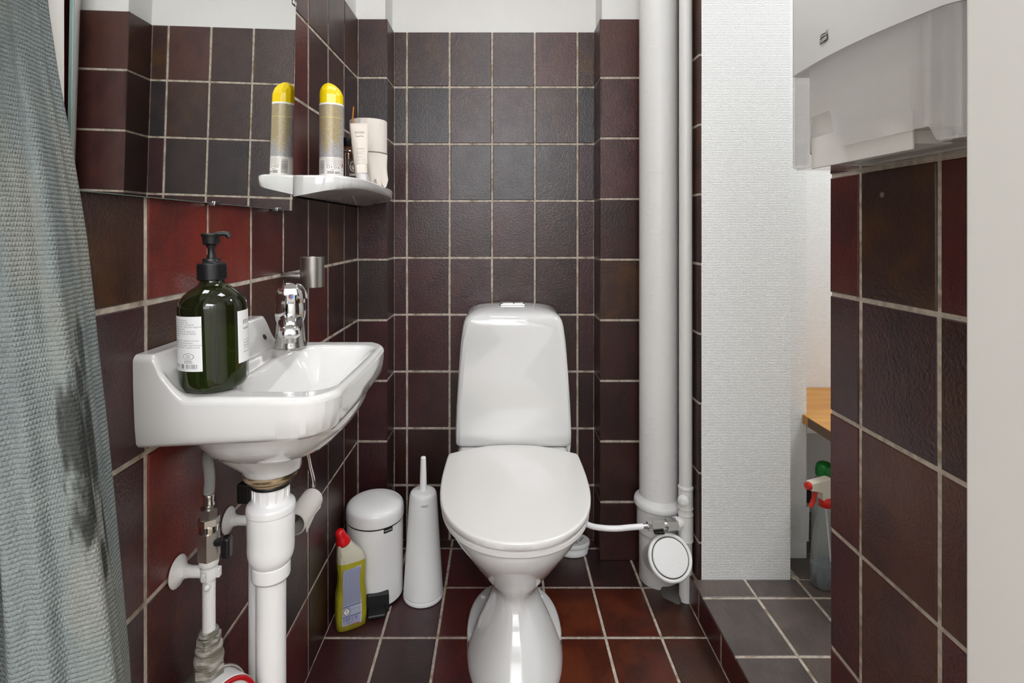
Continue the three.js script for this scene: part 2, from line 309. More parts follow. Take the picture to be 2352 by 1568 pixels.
// ---- ceiling, entrance wall, hall behind the camera, next room
structure('ceiling', [bx(-1.6, 3.1, CEIL, CEIL + 0.1, -2.4, 2.2)], M.plaster, 'white plaster ceiling', 'ceiling');
{
  const JL = -0.42, JR = 0.3755, D0 = 0.29;
  structure('wall_front', [bx(-1.6, JL - 0.04, 0, CEIL, D0, DF), bx(JR + 0.04, 0.70, 0, CEIL, D0, DF), bx(JL - 0.04, JR + 0.04, 2.1, CEIL, D0, DF)], M.plaster, 'white wall around the entrance door opening', 'wall');
  structure('door_1', [rbx(JR, JR + 0.045, 0, 2.1, D0 - 0.012, DF + 0.012, 0.004), rbx(JL - 0.045, JL, 0, 2.1, D0 - 0.012, DF + 0.012, 0.004), bx(JL - 0.04, JR + 0.04, 2.06, 2.1, D0 - 0.01, DF + 0.01)], M.whitePaint, 'white painted entrance door frame beside the camera', 'door frame');
  structure('trim_1', [rbx(XL - 0.004, XL + 0.012, 0, 2.1, DF + 0.001, 0.5635, 0.003)], M.whitePaint, 'white painted trim strip on the wall behind the grey towel', 'trim');
  structure('floor_hall', [bx(-1.6, 0.70, -0.12, -0.005, -2.4, D0)], std({ color: 0x8d7a62, roughness: 0.5 }), 'plain hall floor behind the camera', 'floor');
  structure('wall_hall', [bx(-1.7, -1.6, 0, CEIL, -2.4, DF), bx(0.70, 0.83, 0, CEIL, -2.4, DE), bx(-1.7, 0.83, 0, CEIL, -2.5, -2.4)], M.plaster, 'white hall walls behind the camera', 'wall');
  structure('wall_next_room', [bx(0.93, 3.1, STEP - 0.1, CEIL, 1.91, 2.05), bx(3.0, 3.1, -0.1, CEIL, -0.6, 1.95), bx(0.83, 3.1, -0.1, CEIL, -0.7, -0.6)], M.wallpaper, 'white woven wallpaper wall of the next room', 'wall', 0.11);
  structure('floor_next_room', [bx(0.83, 3.0, -0.1, STEP - 0.01, -0.6, DF)], M.grout, 'floor of the next room beyond the opening', 'floor');
  const bs = structure('baseboard_next_room', [bx(0.934, 2.9, STEP, STEP + 0.03, 1.899, 1.91)], M.grout, 'dark tile skirting along the next room wall', 'baseboard');
  layTiles(bs, V(0, STEP, 1.91 - 0.002), ax.x, ax.y, [0.936, 1.07, 1.22, 1.37], [0.001, 0.075], () => 'dark');
}
panelLamp('ceiling_lamp', 'square white ceiling lamp above the washbasin', 0.02, CEIL, 0.95, 0.36, 0.36, 0xfafbff, LIGHT.room, 3);
const hallLamp = panelLamp('hall_lamp', 'wide white hanging panel lamp in the hall behind the camera', 0.25, 2.3, -1.4, 1.1, 0.9, 0xf6f7fc, LIGHT.hall, 3);
for (const [x, z] of [[-0.4, -0.3], [0.4, -0.3], [-0.4, 0.3], [0.4, 0.3]]) part('suspension_wire', new THREE.CylinderGeometry(0.002, 0.002, CEIL - 2.3, 8), M.dullChrome, hallLamp, [x, (CEIL - 2.3) / 2, z]);
{ // glowing window added out of view in the hall as frontal fill light
  const w = structure('window_1', [rbx(-1.18, 0.62, 1.2, 1.26, -2.4, -2.35, 0.004), rbx(-1.18, 0.62, 2.3, 2.36, -2.4, -2.35, 0.004), rbx(-1.18, -1.12, 1.2, 2.36, -2.4, -2.35, 0.004), rbx(0.56, 0.62, 1.2, 2.36, -2.4, -2.35, 0.004), rbx(-0.305, -0.255, 1.2, 2.36, -2.4, -2.36, 0.004)], M.whitePaint, 'unseen glowing window added behind the camera as frontal fill light', 'window');
  for (const [a, b] of [[-1.12, -0.305], [-0.255, 0.56]]) part('fill_pane', bx(a, b, 1.26, 2.3, -2.385, -2.38), std({ color: 0xffffff, roughness: 0.4, emissive: 0xf2f7ff, emissiveIntensity: 1.2 }), w);
  const l = new THREE.RectAreaLight(0xf2f7ff, LIGHT.window, 1.68, 1.04); l.position.set(-0.28, 1.78, 2.345); l.lookAt(-0.28, 1.78, 0); scene.add(l);
}
panelLamp('room_lamp', 'white ceiling lamp of the next room beyond the opening', 1.5, CEIL, 1.05, 0.5, 0.5, 0xf6faff, LIGHT.side, 3);

// ================================================================ mirror
{
  const D0 = 0.571, D1 = 1.180, y0 = 1.131, y1 = 1.588, th = 0.005;
  const g = thing('wall_mirror', 'frameless wall mirror above the washbasin', 'mirror', [XL + 0.006, 0, -D1]);
  const L = D1 - D0 + 0.0;
  g.position.y = y0; g.rotation.z = -0.0165;    // leans forward a little at the top
  part('glass', rbx(0, th, 0, y1 - y0, -L, 0, 0.0012, 1), M.glassEdge, g);
  part('silvering', bx(th, th + 0.0004, 0.001, y1 - y0 - 0.001, -L + 0.001, -0.001), M.mirror, g);
  const hy = y1 - y0; for (const t of [-L * 0.85, -L * 0.02]) part('mirror_clip', merge([rbx(-0.004, th + 0.003, hy, hy + 0.0035, t - 0.011, t + 0.011, 0.001), rbx(th + 0.0008, th + 0.003, hy - 0.007, hy + 0.0035, t - 0.009, t + 0.009, 0.001)]), M.chrome, g);
  for (const t of [-L * 0.52, -L * 0.125]) part('mirror_clip', merge([rbx(-0.004, th + 0.003, -0.0035, 0.0, t - 0.011, t + 0.011, 0.001), rbx(th + 0.0008, th + 0.003, -0.0035, 0.004, t - 0.009, t + 0.009, 0.001)]), M.chrome, g);
}

// ================================================================ washbasin
{
  const basin = thing('washbasin', 'small white ceramic washbasin fixed to the left tile wall', 'sink', [0, 0, 0]);
  const x0 = XL + 0.001, x1 = -0.213, d0 = 0.682, d1 = 1.035, yr = 0.873, R = 0.05, NX = 90, ND = 120;
  const xf = D => { const d = Math.min(D - d0, d1 - D), c = d < R ? R - Math.sqrt(Math.max(0, R * R - (R - d) * (R - d))) : 0, t = (D - (d0 + d1) / 2) / ((d1 - d0) / 2); return x1 - c - 0.006 * t * t; };
  const bowl = (x, D) => {
    const bx0 = -0.366, bx1 = -0.236, bd0 = 0.722, bd1 = 0.992, r = 0.035;
    const cx = (bx0 + bx1) / 2, cd = (bd0 + bd1) / 2, qx = Math.abs(x - cx) - ((bx1 - bx0) / 2 - r), qd = Math.abs(D - cd) - ((bd1 - bd0) / 2 - r);
    return Math.hypot(Math.max(qx, 0), Math.max(qd, 0)) + Math.min(Math.max(qx, qd), 0) - r;   // <0 inside
  };
  const topY = (x, D) => {
    let y = yr;
    const b = bowl(x, D);
    y -= 0.004 * sstep(0.012, 0, b) + 0.098 * Math.pow(sstep(0.004, -0.06, b), 0.7);
    // upstand along the wall, sweeping down at both ends
    const u = x - x0, far = sstep(1.035, 1.0, D);
    const h = 0.055 * sstep(0.05, 0.022, u) * far;
    const nearLip = 0.05 * sstep(0.07, 0.012, u) * sstep(0.028, 0.004, D - d0);
    y += Math.max(h, nearLip);
    return y;
  };
  const pos = [], idx = [], W = NX + 1;
  const edgeR = 0.009;
  const map = t => { const k = 0.5 - 0.5 * Math.cos(Math.PI * t); return lerp(t, k, 0.9); };
  for (let j = 0; j <= ND; j++) for (let i = 0; i <= NX; i++) {
    const D = lerp(d0, d1, map(j / ND)), xe = xf(D), x = lerp(x0, xe, map(i / NX));
    const e = Math.min(xe - x, D - d0, d1 - D); let y = topY(x, D);
    if (e < edgeR) y -= edgeR - Math.sqrt(Math.max(0, edgeR * edgeR - (edgeR - e) * (edgeR - e)));
    pos.push(x, y, -D);
  }
  for (let j = 0; j < ND; j++) for (let i = 0; i < NX; i++) { const a = j * W + i; idx.push(a, a + 1, a + W + 1, a, a + W + 1, a + W); }
  let g = new THREE.BufferGeometry(); g.setAttribute('position', new THREE.Float32BufferAttribute(pos, 3)); g.setIndex(idx);
  g.setAttribute('uv', new THREE.Float32BufferAttribute(new Float32Array(pos.length / 3 * 2), 2)); g.computeVertexNormals();
  // apron: rings of the boundary going down and in
  const bnd = []; for (let i = 0; i <= NX; i++) bnd.push(i); for (let j = 1; j <= ND; j++) bnd.push(j * W + NX); for (let i = NX - 1; i >= 0; i--) bnd.push(ND * W + i); for (let j = ND - 1; j > 0; j--) bnd.push(j * W);
  const ring = f => bnd.map(k => f(new THREE.Vector3(pos[k * 3], pos[k * 3 + 1], pos[k * 3 + 2])));
  const cx = -0.36, cd = (d0 + d1) / 2;
  const inset = (p, t, y) => { const x = p.x < x0 + 0.0005 ? p.x : lerp(p.x, cx - 0.05, t); return new THREE.Vector3(x, y, lerp(p.z, -cd, t)); };
  const low = p => lerp(0.806, 0.817, clamp((p.x - x0) / (x1 - x0)));
  const rings = [ring(p => p), ring(p => inset(p, 0.004, lerp(p.y, low(p), 0.3))), ring(p => inset(p, 0.02, lerp(p.y, low(p), 0.75))), ring(p => inset(p, 0.035, low(p) + 0.006)), ring(p => inset(p, 0.06, low(p))), ring(p => inset(p, 0.11, low(p) - 0.001))];
  const apron = loft(rings, false, true, 1.2);
  part('basin_body', merge([g, apron]), M.ceramic, basin);
  // bowl seen from below and the drain boss
  const el = (t, n, hx, hd, ccx, ccd, y) => { const r = []; for (let k = 0; k < n; k++) { const a = k / n * 2 * Math.PI, c = Math.cos(a), s = Math.sin(a), e = 0.75; r.push(V(ccx + hx * Math.sign(c) * Math.pow(Math.abs(c), e), y, ccd + hd * Math.sign(s) * Math.pow(Math.abs(s), e))); } return r; };
  const under = [[0.118, 0.155, -0.345, 0.822], [0.117, 0.152, -0.345, 0.805], [0.108, 0.14, -0.347, 0.785], [0.09, 0.118, -0.35, 0.763], [0.062, 0.082, -0.354, 0.745], [0.03, 0.04, -0.358, 0.738]];
  part('bowl_underside', loft(under.map(u => el(0, 48, u[0], u[1], u[2], 0.862, u[3])), false, true, 1.5), M.ceramic, basin);
  const boss = [[0.073, 0.075, -0.392, 0.785, 0.845], [0.073, 0.073, -0.391, 0.765, 0.846], [0.069, 0.068, -0.3875, 0.752, 0.847], [0.0615, 0.061, -0.381, 0.739, 0.849], [0.0525, 0.053, -0.3725, 0.726, 0.85], [0.0465, 0.047, -0.366, 0.719, 0.85], [0.045, 0.045, -0.3645, 0.713, 0.85], [0.044, 0.044, -0.364, 0.71, 0.85], [0.038, 0.038, -0.364, 0.708, 0.85]];
  const round = (hx, hd, ccx, y, ccd) => { const r = []; for (let k = 0; k < 48; k++) { const a = k / 48 * 2 * Math.PI; r.push(V(ccx + hx * Math.cos(a), y, ccd + hd * Math.sin(a))); } return r; };
  part('drain_boss', loft(boss.map(u => round(...u)), false, true, 1.5), M.ceramic, basin);
  // fixing hole in the upstand
  part('fixing_hole', latheAlong([[0, 0.0006], [0.0035, 0.0006], [0.0048, 0.0012], [0.0055, 0]], V(x0 + 0.0388, 0.8935, 0.975), new THREE.Vector3(1, 0.6, 0.0), 20), std({ color: 0x55504a, roughness: 0.4, metalness: 0.5 }), basin);
  // drain strainer at the bowl bottom
  part('drain_ring', latheAlong([[0, 0.001], [0.018, 0.001], [0.021, 0.002], [0.022, 0]], V(-0.32, 0.7735, 0.857), ax.y, 28), M.chrome, basin);
}
// ---- faucet
{
  const f = thing('basin_faucet', 'chrome single lever faucet on the far corner of the washbasin', 'faucet', [-0.388, 0.8725, -0.985]);
  f.rotation.y = 0.36;
  part('base', smoothLathe([[0.0, 0], [0.0285, 0], [0.029, 0.003], [0.027, 0.012], [0.0255, 0.03], [0.0245, 0.042], [0.024, 0.05]], 40), std({ color: 0xbcbab6, metalness: 1, roughness: 0.22 }), f, null, null, 'limescale dulled chrome base');
  part('body', smoothLathe([[0.0238, 0.046], [0.0262, 0.053], [0.0275, 0.062], [0.0272, 0.075], [0.0258, 0.084]], 40), M.chrome, f);
  // spout points towards the camera along the basin
  const sp = []; for (let i = 0; i <= 14; i++) { const t = i / 14, r = []; const z = 0.012 + 0.085 * t, y = 0.052 - 0.010 * t, w = lerp(0.021, 0.0175, t) * (t > 0.93 ? Math.sqrt(1 - Math.pow((t - 0.93) / 0.075, 2)) : 1), h = lerp(0.0165, 0.0115, t) * (t > 0.93 ? Math.sqrt(1 - Math.pow((t - 0.93) / 0.075, 2)) : 1); for (let k = 0; k < 28; k++) { const a = k / 28 * 2 * Math.PI; r.push(new THREE.Vector3(w * Math.cos(a), y + h * Math.sin(a), z)); } sp.push(r); }
  const spout = part('spout', loft(sp, true, true, 1.4), M.chrome, f);
  part('aerator', new THREE.CylinderGeometry(0.011, 0.0105, 0.012, 24), M.dullChrome, spout, [0, 0.031, 0.083]);
  // lever: a hood over the cartridge that leans forward
  const lv = []; for (let i = 0; i <= 16; i++) { const t = i / 16, r = [], y = 0.083 + 0.034 * t, k = Math.sqrt(Math.max(0.0, 1 - Math.pow(t, 3.2))) * 0.95 + 0.05; const w = 0.0268 * lerp(1, k, 0.9), d0 = -0.026 * lerp(1, k, 0.85), d1 = lerp(0.027, 0.031, t) * lerp(1, k, 0.55); for (let q = 0; q < 32; q++) { const a = q / 32 * 2 * Math.PI; r.push(new THREE.Vector3(w * Math.cos(a), y + 0.004 * Math.sin(a) * t, (d0 + d1) / 2 + (d1 - d0) / 2 * Math.sin(a))); } lv.push(r); }
  const lever = part('lever', loft(lv, true, true, 1.3), M.chrome, f);
  part('lever_knob', smoothLathe([[0, 0.008], [0.006, 0.0075], [0.0095, 0.004], [0.0105, 0.0], [0.0, -0.002]], 28), M.chrome, lever, [-0.004, 0.113, 0.012]);
  part('lever_tail', tube([new THREE.Vector3(0.004, 0.114, 0.0), new THREE.Vector3(0.016, 0.113, -0.004), new THREE.Vector3(0.0245, 0.102, -0.006), new THREE.Vector3(0.0285, 0.088, -0.006)], 0.0028), M.chrome, lever);
  const dot = canvasTex(64, 64, (c, w, h) => { c.fillStyle = '#b0b0b0'; c.fillRect(0, 0, w, h); c.fillStyle = '#8a2a22'; c.fillRect(0, 0, 32, h); c.fillStyle = '#1d6fd0'; c.fillRect(32, 0, 32, h); });
  const dotM = part('temperature_mark', new THREE.CircleGeometry(0.0042, 24), std({ map: dot, roughness: 0.3 }), lever, [0.001, 0.0965, 0.0307], [-0.12, 0, 0]);
}
// ---- soap pump bottle
{
  const b = thing('soap_bottle', 'green pump soap bottle with white labels standing on the washbasin', 'bottle', [-0.392, 0.8745, -0.732]);
  const R = 0.0428;
  const outer = [[0, 0.0005], [0.030, 0.0], [0.037, 0.002], [0.0415, 0.009], [R, 0.02], [R, 0.106], [0.0418, 0.115], [0.037, 0.1245], [0.027, 0.1335], [0.0185, 0.139], [0.0152, 0.144], [0.0148, 0.152]];
  const oc = new THREE.CatmullRomCurve3(outer.map(p => new THREE.Vector3(p[0], p[1], 0)), false, 'centripetal').getPoints(70).map(p => [clamp(p.x, 0, R), p.y]);
  part('glass_body', lathe(oc, 64), phy({ color: 0x6c763c, roughness: 0.03, transmission: 0.95, thickness: 0, ior: 1.5 }), b);
  const liq = oc.filter(p => p[1] < 0.083).map(p => [Math.max(0, p[0] - 0.0012), Math.max(p[1], 0.002)]); liq.push([liq[liq.length - 1][0], 0.083], [0, 0.083]);
  part('soap', lathe(liq, 48), phy({ color: 0xffffff, roughness: 0.02, transmission: 1, thickness: 0.05, ior: 1.34, attenuationColor: new THREE.Color(0xa6d80c), attenuationDistance: 0.11 }), b);
  part('dip_tube', new THREE.CylinderGeometry(0.0025, 0.0025, 0.135, 10), std({ color: 0x2a3018, roughness: 0.5 }), b, [0.003, 0.073, 0]);
  const c = part('collar', lathe([[0.0, 0.146], [0.0175, 0.146], [0.018, 0.147], [0.018, 0.1675], [0.0172, 0.169], [0.0112, 0.169], [0.0112, 0.1745], [0.0105, 0.1755], [0, 0.1755]], 60), M.black, b);
  const rib = new THREE.BoxGeometry(0.0007, 0.018, 0.0009), ribs = []; for (let k = 0; k < 60; k++) { const a = k / 60 * 2 * Math.PI, q = rib.clone(); q.rotateY(-a); q.translate(0.0182 * Math.cos(a), 0.157, 0.0182 * Math.sin(a)); ribs.push(q); }
  part('ribbing', merge(ribs), M.black, c);
  part('pump_stem', lathe([[0.0062, 0.17], [0.0062, 0.176], [0.0048, 0.182], [0.0046, 0.189], [0.0068, 0.193], [0.0068, 0.196]], 28), M.black, b);
  const h = part('pump_head', lathe([[0, 0.194], [0.0098, 0.194], [0.0104, 0.196], [0.0108, 0.2045], [0.0122, 0.2065], [0.0126, 0.2085], [0.0115, 0.21], [0, 0.21]], 36), M.black, b);
  part('nozzle', tube([new THREE.Vector3(0.004, 0.2065, 0.002), new THREE.Vector3(0.013, 0.2085, 0.0), new THREE.Vector3(0.021, 0.208, -0.002), new THREE.Vector3(0.0242, 0.2035, -0.003)], 0.0036, 24, 12), M.black, h);
  b.rotation.z = 0.028;
  const arc = (a0, a1, y0, y1, tex) => { const g = new THREE.CylinderGeometry(R + 0.0006, R + 0.0006, y1 - y0, 24, 1, true, a0, a1 - a0); return part('label', g, std({ map: tex, roughness: 0.55, side: THREE.DoubleSide }), b, [0, (y0 + y1) / 2, 0], null, 'white paper label'); };
  const small = canvasTex(512, 768, (x, w, h) => {
    x.fillStyle = '#efefee'; x.fillRect(0, 0, w, h); x.fillStyle = '#777'; x.font = '27px sans-serif';
    const L = ['from the use of ecosystems,', 'from the PH 5b. Inverted can', 'til 76 din behov er 460. Tu anvend', 'to the 350. Ved lenserer. Do tres ingredients', 'rinse medical adapter om', 'to 25, and it are harden re med sin', 'til disse og 72. Nature sem certified', 'om bidrag i overen.', '', 'Aqua, Lauryl Glucoside, Sodium Coco-', 'sulfate, Cocamidopropyl Betaine,', 'Glycerin, Sodium Hydroxide, Saccharum', 'Extract, Phenoxyethanol*, Sorbic Acid.'];
    L.forEach((t, i) => x.fillText(t, 34, 58 + i * 32));
    x.fillText('490 ml', 34, 560); x.fillText('Made in EU', 34, 600);
    x.strokeStyle = '#555'; x.lineWidth = 5; x.beginPath(); x.ellipse(375, 560, 58, 44, 0, 0, 7); x.stroke(); x.font = 'bold 24px sans-serif'; x.fillStyle = '#555'; x.fillText('ECO', 350, 554); x.fillText('CERT', 345, 582);
    x.font = 'bold 22px sans-serif'; x.fillText('COSMOS', 325, 630); x.fillText('ORGANIC', 325, 652); x.fillText('ȹ ȹ', 250, 640);
    x.fillStyle = '#333'; for (let k = 0; k < 46; k++) if (hash(k, 2, 9) > 0.4) x.fillRect(170 + k * 6.4, 668, 3 + 3 * hash(k, 5, 2), 62);
    x.font = '20px sans-serif'; x.fillText('5 712604 528273', 190, 752);
  });
  arc(-1.47, 0.18, 0.031, 0.102, small);
  const front = canvasTex(512, 768, (x, w, h) => {
    x.fillStyle = '#f0f0ef'; x.fillRect(0, 0, w, h); x.fillStyle = '#3a3a3a'; x.font = '104px serif'; x.fillText('meraki', 70, 200); x.font = 'bold 36px sans-serif'; x.fillText('HAND SOAP', 76, 285);
    x.fillRect(76, 445, 400, 4); x.fillRect(76, 565, 400, 4); x.font = '32px sans-serif'; x.fillText('Caring hand wash', 76, 497); x.fillText('Meadow bliss', 76, 540); x.font = '28px sans-serif'; x.fillText('490 ml / 16.5 fl.oz.', 76, 630);
  });
  arc(1.22, 2.85, 0.0335, 0.1035, front);
}
// ---- drain trap under the basin
{
  const g = thing('drain_trap', 'white plastic drain trap and waste pipe under the washbasin', 'drain pipe', [-0.366, 0, -0.85]);
  const rusty = std({ map: dataTex(128, 64, (u, v) => { const n = fbm(u, v, 10, 61, 4); return mix3([0.25, 0.2, 0.12], [0.72, 0.63, 0.5], sstep(0.35, 0.65, n)); }, true), roughness: 0.7, metalness: 0.4, bumpMap: paintBump, bumpScale: 0.002 });
  part('drain_ring', smoothLathe([[0.02, 0.712], [0.0385, 0.711], [0.0405, 0.706], [0.0395, 0.699], [0.035, 0.695], [0.031, 0.69], [0.02, 0.686]], 40), rusty, g, null, null, 'corroded brass drain ring');
  part('rubber_seal', lathe([[0.02, 0.692], [0.031, 0.691], [0.031, 0.685], [0.02, 0.683]], 32), M.black, g);
  const nut = part('slip_nut', smoothLathe([[0.0, 0.686], [0.026, 0.686], [0.0265, 0.681], [0.0265, 0.668], [0.03, 0.66], [0.0362, 0.654], [0.0372, 0.648], [0.0368, 0.643], [0.034, 0.642], [0.0, 0.642]], 48, 60), M.plastic, g);
  for (let k = 0; k < 14; k++) { const a = k / 14 * 2 * Math.PI; part('grip_rib', new RoundedBoxGeometry(0.0028, 0.022, 0.0028, 1, 0.0009), M.plastic, nut, [0.0268 * Math.cos(a), 0.674, 0.0268 * Math.sin(a)], [0, -a, 0]); }
  part('trap_body', smoothLathe([[0.034, 0.645], [0.0352, 0.642], [0.0352, 0.6], [0.035, 0.58], [0.033, 0.57], [0.0275, 0.559], [0.026, 0.555]], 48), M.plastic, g);
  part('clamp_collar', lathe([[0.024, 0.562], [0.0285, 0.5615], [0.0292, 0.559], [0.0292, 0.541], [0.0282, 0.538], [0.0225, 0.538]], 44), M.plastic, g);
  part('waste_pipe', lathe([[0.0226, 0.55], [0.0226, 0.0005], [0.0, 0.0005]], 40), M.plastic, g);
  part('floor_rose', lathe([[0.0226, 0.006], [0.036, 0.004], [0.037, 0.0005], [0.0226, 0.0005]], 36), M.plastic, g);
}
// ---- supply pipes with stop valves
function rosette(parent, x, y, D) {   // trumpet wall plate and arm to the pipe clamp
  const a = V(XL + 0.0005, y, D), m = part('wall_rosette', latheAlong([[0, 0], [0.0215, 0], [0.0225, 0.0018], [0.021, 0.0035], [0.0145, 0.007], [0.0098, 0.012], [0.0082, 0.019], [0.0082, x - XL], [0, x - XL]], a, ax.x, 36), M.pipeWhite, parent); return m;
}
function hexa(y0, y1, r, rot = 0) { const g = new THREE.CylinderGeometry(r, r, y1 - y0, 6); g.rotateY(rot); g.translate(0, (y0 + y1) / 2, 0); return toCreasedNormals(g, 0.4); }
{
  const g = thing('supply_pipe', 'painted white water pipe with chrome stop valve and braided hose, nearer the towel', 'water pipe', [-0.4245, 0, -0.776], 'water supply pipes under the basin');
  const cor = std({ map: dataTex(128, 128, (u, v) => { const n = fbm(u, v, 8, 161, 4); return mix3([0.5, 0.48, 0.43], [0.8, 0.79, 0.76], sstep(0.3, 0.75, n)); }, true), roughness: 0.65, metalness: 0.35, bumpMap: paintBump, bumpScale: 0.002 });
  part('pipe', lathe([[0.0087, 0.50], [0.0087, 0.612]], 28), M.pipeWhite, g);
  const r = rosette(g, 0.0, 0.592, 0.776); r.position.set(0.4245, 0, 0.776); r.geometry = latheAlong([[0, 0], [0.0215, 0], [0.0225, 0.0018], [0.021, 0.0035], [0.0145, 0.007], [0.0098, 0.012], [0.0082, 0.019], [0.0082, 0.042], [0, 0.042]], V(XL + 0.0005, 0.592, 0.776), ax.x, 36);
  part('pipe_clamp', merge([lathe([[0.0087, 0.584], [0.0118, 0.584], [0.0118, 0.6], [0.0087, 0.6]], 28), rbx(0.009, 0.017, 0.585, 0.599, -0.004, 0.004, 0.0015), rbx(-0.003, 0.003, 0.586, 0.598, -0.017, -0.008, 0.0015)]), M.pipeWhite, g);
  part('clamp_screw', new THREE.SphereGeometry(0.0045, 16, 12), M.pipeWhite, g, [0.004, 0.577, 0.013]);
  part('gland', smoothLathe([[0.0087, 0.6], [0.0125, 0.603], [0.0133, 0.608], [0.0125, 0.613], [0.0, 0.614]], 28), M.pipeWhite, g);
  const v = part('valve_body', hexa(0.612, 0.651, 0.0155, 0.3), M.dullChrome, g);
  const hd = part('valve_handle', merge([new THREE.CylinderGeometry(0.0055, 0.0055, 0.012, 20).rotateZ(Math.PI / 2).translate(0.018, 0.637, 0.004), rbx(0.0215, 0.0345, 0.615, 0.646, -0.012, 0.003, 0.0045, 3)]), M.black, v);
  part('valve_collar', lathe([[0.0, 0.650], [0.0125, 0.65], [0.0132, 0.652], [0.0132, 0.661], [0.0125, 0.663], [0, 0.663]], 32), M.chrome, g);
  part('union_nut', hexa(0.661, 0.671, 0.0145, 0.1), M.dullChrome, g);
  part('hose_nut', hexa(0.671, 0.685, 0.0125, 0.5), M.dullChrome, g);
  part('hose_ferrule', lathe([[0.0, 0.684], [0.0078, 0.684], [0.0078, 0.693], [0.0068, 0.694], [0.0068, 0.701], [0.0078, 0.702], [0.0078, 0.706], [0, 0.706]], 24), M.chrome, g);
  const braid = dataTex(64, 64, (u, v) => { const a = Math.abs(((u * 6 + v * 6) % 1 + 1) % 1 - 0.5), b = Math.abs(((u * 6 - v * 6) % 1 + 1) % 1 - 0.5); return 0.25 + 1.5 * Math.min(a, b); });
  const braidColor = dataTex(64, 64, (u, v) => { const a = Math.abs(((u * 6 + v * 6) % 1 + 1) % 1 - 0.5), b = Math.abs(((u * 6 - v * 6) % 1 + 1) % 1 - 0.5), k = 0.42 + 0.5 * sstep(0.05, 0.3, Math.min(a, b)); return [k, k, k * 0.98]; }, true); braidColor.repeat.set(14, 3);
  const bc = braid.clone(); bc.repeat.set(14, 3); bc.needsUpdate = true;
  part('braided_hose', tube([new THREE.Vector3(0, 0.704, 0), new THREE.Vector3(0.001, 0.73, 0.0), new THREE.Vector3(-0.003, 0.76, -0.003), new THREE.Vector3(-0.001, 0.785, -0.012), new THREE.Vector3(0.006, 0.81, -0.03)], 0.0075, 60, 16), std({ map: braidColor, metalness: 0.4, roughness: 0.4, bumpMap: bc, bumpScale: 0.0016 }), g);
  // corroded union above the meter
  part('corroded_union', merge([lathe([[0.0, 0.508], [0.0125, 0.508], [0.0135, 0.504], [0.012, 0.499], [0, 0.499]], 28), hexa(0.487, 0.5, 0.0165, 0.2), smoothLathe([[0.015, 0.489], [0.0185, 0.484], [0.0175, 0.476], [0.02, 0.469], [0.018, 0.46], [0.0, 0.458]], 28), hexa(0.442, 0.46, 0.021, 0.6)]), cor, g);
}
{
  const g = thing('supply_pipe', 'grey water pipe with black valve hidden behind the white drain trap', 'water pipe', [-0.4275, 0, -0.92], 'water supply pipes under the basin');
  part('pipe', lathe([[0.0072, 0.002], [0.0072, 0.65]], 24), M.pipeWhite, g);
  const r = part('wall_rosette', latheAlong([[0, 0], [0.0215, 0], [0.0225, 0.0018], [0.021, 0.0035], [0.0145, 0.007], [0.0098, 0.012], [0.0082, 0.019], [0.0082, 0.04], [0, 0.04]], V(XL + 0.0005 + 0.4275, 0.588, 0), ax.x, 36), M.pipeWhite, g);
  part('pipe_clamp', merge([lathe([[0.0072, 0.58], [0.0105, 0.58], [0.0105, 0.596], [0.0072, 0.596]], 28), rbx(-0.004, 0.004, 0.572, 0.583, -0.016, -0.007, 0.0015)]), M.pipeWhite, g);
  part('valve_body', hexa(0.62, 0.672, 0.0135, 0.3), M.dullChrome, g);
  part('valve_handle', rbx(-0.016, 0.006, 0.628, 0.662, -0.026, -0.01, 0.004, 3), M.black, g);
  part('braided_hose', tube([new THREE.Vector3(0, 0.67, 0), new THREE.Vector3(0, 0.72, 0), new THREE.Vector3(0.004, 0.76, 0.004), new THREE.Vector3(0.01, 0.81, 0.01)], 0.007, 30, 14), M.dullChrome, g);
}
// ---- water meter
{
  const g = thing('water_meter', 'round white water meter with a red band below the washbasin', 'meter', [-0.412, 0.396, -0.77]);
  g.quaternion.setFromUnitVectors(ax.y, new THREE.Vector3(0.88, 0.14, 0.46).normalize());
  part('brass_body', smoothLathe([[0, -0.052], [0.03, -0.05], [0.046, -0.04], [0.05, -0.022], [0.048, -0.008], [0.05, -0.004]], 44), std({ color: 0x8f8a7c, metalness: 0.6, roughness: 0.5, bumpMap: paintBump, bumpScale: 0.001 }), g);
  part('seal_ring', new THREE.TorusGeometry(0.0495, 0.0035, 12, 60).rotateX(Math.PI / 2), M.dullChrome, g, [0, -0.003, 0]);
  part('register_housing', lathe([[0.0, -0.004], [0.0475, -0.004], [0.0478, 0.0], [0.0468, 0.026], [0.045, 0.0285], [0.04, 0.0285], [0, 0.0285]], 60), M.plastic, g);
  const red = part('red_band', new THREE.TorusGeometry(0.0425, 0.0035, 10, 60).rotateX(Math.PI / 2), phy({ color: 0xb3121c, roughness: 0.25 }), g, [0, 0.0295, 0]);
  part('glass_face', lathe([[0, 0.0296], [0.036, 0.0294], [0.0395, 0.0285]], 40), phy({ color: 0xd8d8d4, roughness: 0.05 }), g);
  // inlet elbow to the pipe above
}
solo('inlet_elbow', tube([V(-0.4245, 0.448, 0.776), V(-0.4245, 0.43, 0.776), V(-0.428, 0.415, 0.776), V(-0.432, 0.395, 0.772)], 0.0145, 24, 16), M.dullChrome, 'short metal elbow joining the corroded union to the water meter', 'pipe');
